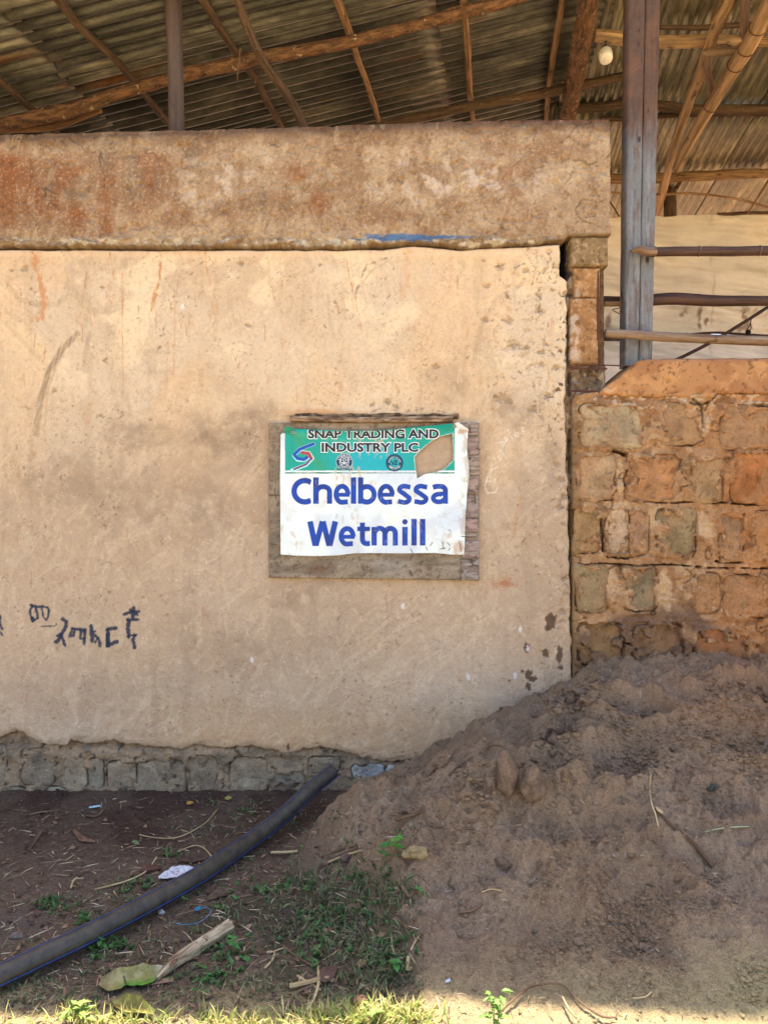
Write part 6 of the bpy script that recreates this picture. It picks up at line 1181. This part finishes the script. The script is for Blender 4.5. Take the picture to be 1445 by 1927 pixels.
for i, (pts, r, m2, lb_) in enumerate([([(545, 1858), (575, 1852), (612, 1844), (628, 1848)], .007, 'straw', 'thick pale dry stalk in the tangle at the bottom centre'), ([(598, 1820), (600, 1850), (592, 1880), (578, 1905)], .004, 'straw', 'upright bleached stalk crossing the tangle at the bottom centre'), ([(560, 1836), (580, 1850), (604, 1864)], .004, 'straw', 'thin stalk crossing under the tangle at the bottom centre'), ([(540, 1895), (560, 1868), (590, 1855)], .004, 'twig', 'brown stalk on the left of the tangle at the bottom centre'),
        ([(502, 1792), (516, 1792), (512, 1806), (498, 1822)], .0035, 'straw', 'hooked dry stem left of the grass'), ([(534, 1778), (560, 1800), (590, 1818)], .0035, 'twig', 'grey brown twig among the grass left of centre'), ([(736, 1758), (738, 1785), (752, 1804), (760, 1800)], .0022, 'straw', 'thin pale stem in the right edge of the grass'), ([(772, 1790), (780, 1775), (788, 1764)], .003, 'straw', 'small straw standing up at the right edge of the grass'),
        ([(770, 1800), (768, 1825), (772, 1820)], .005, 'straw', 'short thick husk at the right edge of the grass'), ([(756, 1668), (765, 1682), (772, 1690), (778, 1680)], .006, 'twig', 'twisted brown root between the grass and the heap'), ([(745, 1730), (760, 1740), (770, 1748), (775, 1735)], .006, 'twig', 'curled root lying in the right edge of the grass'), ([(610, 1630), (640, 1612), (672, 1596)], .006, 'twig', 'bundle stalk lying toward the green weed'), ([(616, 1624), (650, 1610), (682, 1602)], .004, 'straw', 'pale stalk lying on the bundle left of the green weed'), ([(605, 1615), (640, 1600), (670, 1590)], .004, 'twig', 'upper stalk of the bundle left of the green weed'),
        ([(730, 1590), (745, 1575), (752, 1560), (765, 1545), (778, 1538)], .004, 'twig', 'dark stalk slanting on the left slope of the heap'), ([(745, 1545), (765, 1538), (790, 1530)], .006, 'twig', 'dark tuft stalk on the left slope of the heap'), ([(795, 1520), (805, 1548), (830, 1556), (892, 1560)], .0035, 'twig', 'long dark root curving right on the slope of the heap'), ([(845, 1625), (848, 1655), (842, 1668), (856, 1678)], .0025, 'twig', 'thin curled root low on the left slope of the heap'), ([(862, 1718), (890, 1712), (905, 1700)], .004, 'twig', 'short brown stalk lying on the sand right of the grass'), ([(906, 1680), (925, 1674), (944, 1678)], .0025, 'straw', 'short pale straw lying on the sand right of the grass'),
        ([(1190, 1880), (1215, 1878), (1224, 1866)], .0022, 'straw', 'small hooked straw near the bottom right'), ([(1298, 1386), (1310, 1390), (1320, 1394)], .0016, 'straw', 'tiny pale straw high on the right of the heap'), ([(510, 1606), (545, 1605), (560, 1603)], .005, 'straw', 'flat pale stalk right of the hose'), ([(55, 1533), (80, 1528), (112, 1525)], .004, 'twig', 'brown stalk on the dark earth at the far left'), ([(56, 1600), (70, 1580), (82, 1562)], .006, 'twig', 'thick dark stalk in the hollow at the far left'), ([(150, 1532), (180, 1537), (196, 1524)], .004, 'twig', 'forked brown stalk at the foot of the stones')]):
    stick('dry_stalk', pts, r, M[m2], lb_, 'stalk', 330 + i, up=.006, sides=7, kink=.008)
cord = stick('blue_string', [(330, 1738), (350, 1740), (375, 1736), (395, 1722), (396, 1712), (385, 1708), (370, 1714)], .0012, flat('blue_string', L(70, 120, 150), .6), 'loop of thin blue string lying below the hose', 'string', 340, up=.012, sides=6)
o = stick('knot', [(366, 1714), (372, 1710), (378, 1708)], [.002, .006, .004], flat('blue_string_knot', L(40, 110, 140), .6), None, None, 341, up=.012, sides=7); o.parent = cord; o.location = o.location - cord.location
stick('paper_scrap', [(838, 1848), (846, 1845)], [.003, .005], flat('white_bit', L(186, 190, 196), .6), 'tiny crumpled white bit on the sand near the bottom', 'scrap', 342, sides=6)

# ------------------------------------------------------------------ grass, weeds, straw litter
def blades(specs, name, matn, kind='stuff', segs=3):
    """specs: x, y, z, heading, length, width, lean, curl, colour"""
    A = np.array([s[:8] for s in specs]); col = np.array([s[8] for s in specs]); n = len(A); V = np.zeros((n, (segs + 1) * 2, 3)); Cc = np.zeros((n, (segs + 1) * 2, 3))
    hd = A[:, 3]; dx, dy = np.cos(hd), np.sin(hd); px, py = -dy, dx; x, z = np.zeros(n), np.zeros(n); lean = A[:, 6].copy(); st = A[:, 4] / segs
    tw = RNG.uniform(-.9, .9, n)
    for k in range(segs + 1):
        w = A[:, 5] * [1.0, .95, .7, .08][k] if segs == 3 else A[:, 5] * (1 - k / segs * .9)
        for j, sgn in enumerate((-1, 1)):
            V[:, 2 * k + j, 0] = A[:, 0] + dx * x + px * w * sgn; V[:, 2 * k + j, 1] = A[:, 1] + dy * x + py * w * sgn; V[:, 2 * k + j, 2] = A[:, 2] + z + tw * w * sgn
        Cc[:, 2 * k:2 * k + 2] = (col * (1.0 + .12 * k))[:, None, :]
        x = x + np.sin(lean) * st; z = z + np.cos(lean) * st; lean = np.minimum(lean + A[:, 7], 2.0)
    W = (segs + 1) * 2; q = []
    for k in range(segs): q.append(np.stack([np.arange(n) * W + 2 * k, np.arange(n) * W + 2 * k + 1, np.arange(n) * W + 2 * k + 3, np.arange(n) * W + 2 * k + 2], 1))
    me = np_mesh(name, V, np.vstack(q), col=Cc, mat=M[matn]); return obj(name, me, kind=kind)
m_, nt, b_ = mat_new('leaf_green', .55, .35); lk = nt.links.new; a_ = N(nt, 'ShaderNodeVertexColor'); a_.layer_name = 'Col'; lk(a_.outputs[0], b_.inputs['Base Color']); tr = N(nt, 'ShaderNodeBsdfTranslucent'); lk(a_.outputs[0], tr.inputs[0]); ms = N(nt, 'ShaderNodeMixShader'); ms.inputs[0].default_value = .35; lk(b_.outputs[0], ms.inputs[1]); lk(tr.outputs[0], ms.inputs[2]); lk(ms.outputs[0], nt.nodes['Material Output'].inputs[0])
M['green'] = m_
GC = [L(88, 104, 66), L(96, 112, 72), L(76, 96, 62), L(110, 120, 80), L(132, 128, 92), L(76, 86, 60), L(140, 122, 92), L(112, 92, 70)]
def tuft(sp, u, v, n, ln, spread, jit=8):
    p = G(u + rnd.gauss(0, jit), min(v + rnd.gauss(0, jit * .7), 1990)); 
    for _ in range(n):
        x = p.x + rnd.gauss(0, spread); y = p.y + rnd.gauss(0, spread); gc = rnd.choice(GC); f = rnd.uniform(.8, 1.25)
        sp.append((x, y, float(p.z) - .004, rnd.uniform(0, 6.28), ln * rnd.uniform(.5, 1.25), rnd.uniform(.0010, .0026), rnd.uniform(.1, 1.1), rnd.uniform(.1, .55), tuple(c * f for c in gc)))
sp = []
# thick grass right of the hose, thinning outwards
DENSE = [(700, 1660, 70, 26, 60), (740, 1690, 40, 28, 70), (655, 1680, 70, 30, 60), (690, 1740, 80, 40, 130), (640, 1790, 80, 40, 100), (720, 1790, 50, 40, 110), (740, 1830, 30, 26, 60), (690, 1850, 60, 30, 80), (620, 1740, 60, 40, 70), (560, 1700, 60, 40, 55), (600, 1660, 60, 24, 40), (540, 1670, 40, 30, 25), (640, 1885, 70, 16, 50)]
SPARSE = [(560, 1760, 90, 60, 70), (600, 1640, 70, 30, 40), (520, 1860, 80, 30, 50), (480, 1700, 60, 40, 40), (780, 1760, 30, 50, 16), (340, 1830, 60, 30, 30), (260, 1760, 40, 20, 20), (200, 1700, 60, 20, 24), (60, 1840, 60, 24, 26), (430, 1740, 50, 30, 26), (350, 1560, 120, 20, 20), (660, 1560, 60, 20, 12), (120, 1710, 60, 16, 26), (100, 1695, 40, 12, 16), (250, 1665, 30, 16, 34), (235, 1680, 20, 14, 20), (320, 1610, 22, 16, 22), (160, 1730, 30, 16, 22), (200, 1785, 30, 20, 30), (230, 1790, 40, 20, 26), (150, 1820, 60, 20, 30), (120, 1870, 90, 24, 60), (300, 1790, 50, 20, 22), (410, 1690, 30, 20, 22), (450, 1620, 30, 26, 26), (480, 1600, 30, 20, 22), (510, 1560, 30, 24, 26), (560, 1540, 30, 24, 20),
          (390, 1560, 20, 14, 14), (380, 1575, 20, 10, 10), (470, 1520, 24, 16, 26), (400, 1510, 14, 10, 12), (620, 1540, 40, 16, 16), (450, 1540, 30, 16, 18), (500, 1750, 40, 30, 24), (420, 1830, 60, 30, 34), (470, 1860, 40, 20, 24), (380, 1760, 40, 20, 18), (60, 1780, 40, 30, 14), (340, 1870, 60, 20, 30), (30, 1885, 50, 16, 30), (585, 1460, 14, 6, 12), (780, 1850, 14, 20, 10)]
for (u, v, ru, rv, n) in DENSE:
    for _ in range(int(n * 1.0)): tuft(sp, u + rnd.gauss(0, .55) * ru, v + rnd.gauss(0, .55) * rv, rnd.randint(2, 6), rnd.choice([.018, .026, .036]), .010, 3)
for (u, v, ru, rv, n) in SPARSE:
    for _ in range(int(n * .9)): tuft(sp, u + rnd.gauss(0, .55) * ru, v + rnd.gauss(0, .55) * rv, rnd.randint(3, 7), .020, .007, 3)
blades(sp, 'grass', 'green')
sp = []
GC = [L(142, 148, 70), L(160, 158, 84), L(124, 138, 66), L(176, 158, 100), L(182, 166, 112)]  # brighter, yellower blades: sunlight of the strip put into the colour
for (u, v, ru, n) in ((160, 1912, 50, 50), (220, 1922, 60, 60), (300, 1915, 80, 60), (420, 1920, 60, 60), (560, 1915, 60, 80), (640, 1905, 50, 90), (720, 1898, 60, 110), (770, 1905, 30, 80), (500, 1925, 60, 60), (20, 1925, 60, 30), (130, 1900, 10, 20), (690, 1915, 80, 100), (840, 1925, 40, 20)):
    for _ in range(int(n * .42)): tuft(sp, u + rnd.gauss(0, .6) * ru, v + abs(rnd.gauss(0, 1)) * 14 - 2, rnd.randint(3, 7), rnd.choice([.024, .036, .05]), .010, 3)
blades(sp, 'grass', 'green')
sp = []          # straw and fibres trodden into the ground
GC = [L(150, 126, 96), L(120, 96, 72), L(96, 74, 58), L(172, 152, 122), L(84, 66, 54)]
for _ in range(2500):
    left = rnd.random() < .82
    u = rnd.uniform(0, 780) if left else rnd.uniform(760, 1445); v = rnd.uniform(1505, 1926)
    p = G(u, v); gc = rnd.choice(GC)
    sp.append((p.x, p.y, p.z + .003, rnd.uniform(0, 6.28), rnd.uniform(.012, .06) * (1 if left else .5), rnd.uniform(.0005, .0016), 1.35 + rnd.uniform(0, .2), rnd.uniform(-.02, .10), gc))
blades(sp, 'straw_litter', 'leaf_dead')
# broad little leaves lying about (ground cover)
sp = []
GC = [L(64, 100, 48), L(80, 116, 58), L(72, 92, 50)]
for (u, v, ru, rv, n) in ((440, 1790, 40, 20, 26), (420, 1830, 30, 20, 20), (215, 1785, 30, 14, 20), (180, 1790, 20, 12, 12), (100, 1700, 50, 14, 30), (160, 1735, 20, 10, 14), (560, 1665, 80, 20, 24), (690, 1660, 60, 30, 50), (720, 1800, 40, 40, 50), (640, 1720, 80, 40, 60), (420, 1690, 20, 14, 8), (500, 1680, 20, 10, 10), (250, 1670, 30, 14, 16), (320, 1615, 15, 10, 8), (470, 1530, 30, 14, 10), (600, 1790, 60, 40, 40), (380, 1850, 50, 20, 20)):
    for _ in range(n):
        p = G(u + rnd.gauss(0, .6) * ru, v + rnd.gauss(0, .6) * rv); gc = rnd.choice(GC); f = rnd.uniform(.8, 1.3)
        for _k in range(rnd.randint(2, 4)): sp.append((p.x, p.y, p.z + .004, rnd.uniform(0, 6.28), rnd.uniform(.010, .020), rnd.uniform(.003, .0055), rnd.uniform(.7, 1.3), .1, tuple(c * f for c in gc)))
blades(sp, 'ground_cover', 'green')
sp = []          # brown leaf litter
GC = [L(104, 74, 58), L(84, 60, 48), L(128, 98, 74), L(72, 52, 44)]
for _ in range(520):
    u = rnd.uniform(0, 780); v = rnd.uniform(1512, 1926); p = G(u, v); gc = rnd.choice(GC)
    sp.append((p.x, p.y, p.z + .004, rnd.uniform(0, 6.28), rnd.uniform(.008, .026), rnd.uniform(.003, .007), rnd.uniform(1.2, 1.6), rnd.uniform(-.1, .3), gc))
blades(sp, 'leaf_litter', 'leaf_dead')
M['weed_leaf'] = M['green']
def weed(u, v, h, leaves, label, rgb=(84, 140, 66), lw=.5, seed=1, stems=1):
    p = G(u, v); w = thing('weed', label, 'plant', tuple(p)); r = random.Random(seed)
    tops = []
    for s_ in range(stems):
        a = r.uniform(0, 6.28); tp_ = p + Vector((math.cos(a) * h * .25 * (stems > 1), math.sin(a) * h * .2 * (stems > 1), h * r.uniform(.8, 1.1))); tops.append((p, tp_))
        tube('stem', [p, (p + tp_) / 2 + Vector((.003, 0, 0)), tp_], [.0016, .0012, .0008], M['weed_stem'], w, 6, .01, .1)
    for i in range(leaves):
        b0, t0 = tops[i % stems]; k = .3 + .7 * ((i // stems + 1) / max(1, leaves // stems)); o_ = b0.lerp(t0, min(k, 1)); a = i * 2.4 + r.uniform(-.4, .4); ln = min(h, .055) * r.uniform(.5, .8) * (1.1 - .4 * k); el = r.uniform(.0, .7)
        d = Vector((math.cos(a) * math.cos(el), math.sin(a) * math.cos(el), math.sin(el))); side = d.cross(Vector((0, 0, 1))).normalized(); nn = side.cross(d)
        T_ = np.linspace(0, 1, 9); S_ = np.linspace(-1, 1, 5); wd = ln * lw * np.sin(np.pi * T_ ** .75) * (1 + .18 * np.sin(T_ * 22))
        V_ = np.array([[list(o_ + d * (ln * t_) + side * (wd[j] * s2) + nn * (abs(s2) * wd[j] * .35 - ln * .35 * t_ * t_)) for s2 in S_] for j, t_ in enumerate(T_)])
        f = r.uniform(.85, 1.2); cc = base((9, 5), tuple(c * f for c in L(*rgb))); cc[:, 2] *= 1.25
        og_ = tuple(o_); me = np_mesh('leaf', V_, gridq(9, 5), col=cc, mat=M['green'], origin=og_); obj('leaf', me, w, og_)
    return w
M['weed_stem'] = flat('weed_stem', L(104, 120, 66), .6)
weed(745, 1615, .060, 6, 'bright green broad leaved weed left of the pale rough stone', (92, 150, 60), .42, 1)
weed(722, 1632, .058, 5, 'darker jagged leaved weed just below the bright green one', (70, 124, 62), .34, 2)
weed(753, 1590, .034, 5, 'small feathery weed above the bright green one', (74, 120, 60), .25, 3)
weed(790, 1690, .034, 3, 'two leaved seedling on the sand right of the thick grass', (80, 136, 66), .5, 4)
weed(650, 1594, .026, 4, 'low green weed behind the bundle of dry stalks', (70, 116, 58), .35, 5)
weed(438, 1795, .044, 5, 'broad leaved weed right of the splintered piece of wood', (84, 136, 70), .45, 6)
weed(390, 1850, .030, 6, 'bushy little weed below the splintered piece of wood', (80, 128, 62), .35, 7)
weed(190, 1790, .034, 5, 'leafy weed against the lower side of the hose', (74, 126, 62), .4, 8)
weed(396, 1512, .024, 4, 'small pale weed at the wall foot right of the black plastic', (110, 140, 80), .3, 9)
weed(575, 1684, .026, 4, 'tiny bright seedling at the left border of the thick grass', (98, 150, 66), .5, 10)
weed(568, 1598, .014, 3, 'very small seedling alone on bare earth right of the hose', (110, 170, 60), .5, 11)
weed(745, 1836, .040, 6, 'broad leaved weed at the lower right border of the grass', (78, 130, 62), .4, 12)
weed(345, 1700, .026, 4, 'small weed growing against the blue stripe of the hose', (92, 140, 66), .35, 13)
weed(930, 1950, .100, 22, 'upright leafy weed lit by the sun at the bottom edge', (110, 140, 62), .22, 14, 3)
weed(135, 1930, .060, 12, 'sunlit spindly weed at the lower left', (120, 140, 62), .25, 15, 3)
weed(158, 1938, .060, 10, 'second sunlit spindly weed, right of the first at the lower left', (126, 142, 66), .25, 16, 2)
weed(700, 1930, .050, 8, 'sunlit weed among the grass at the bottom centre', (116, 138, 64), .3, 17, 2)
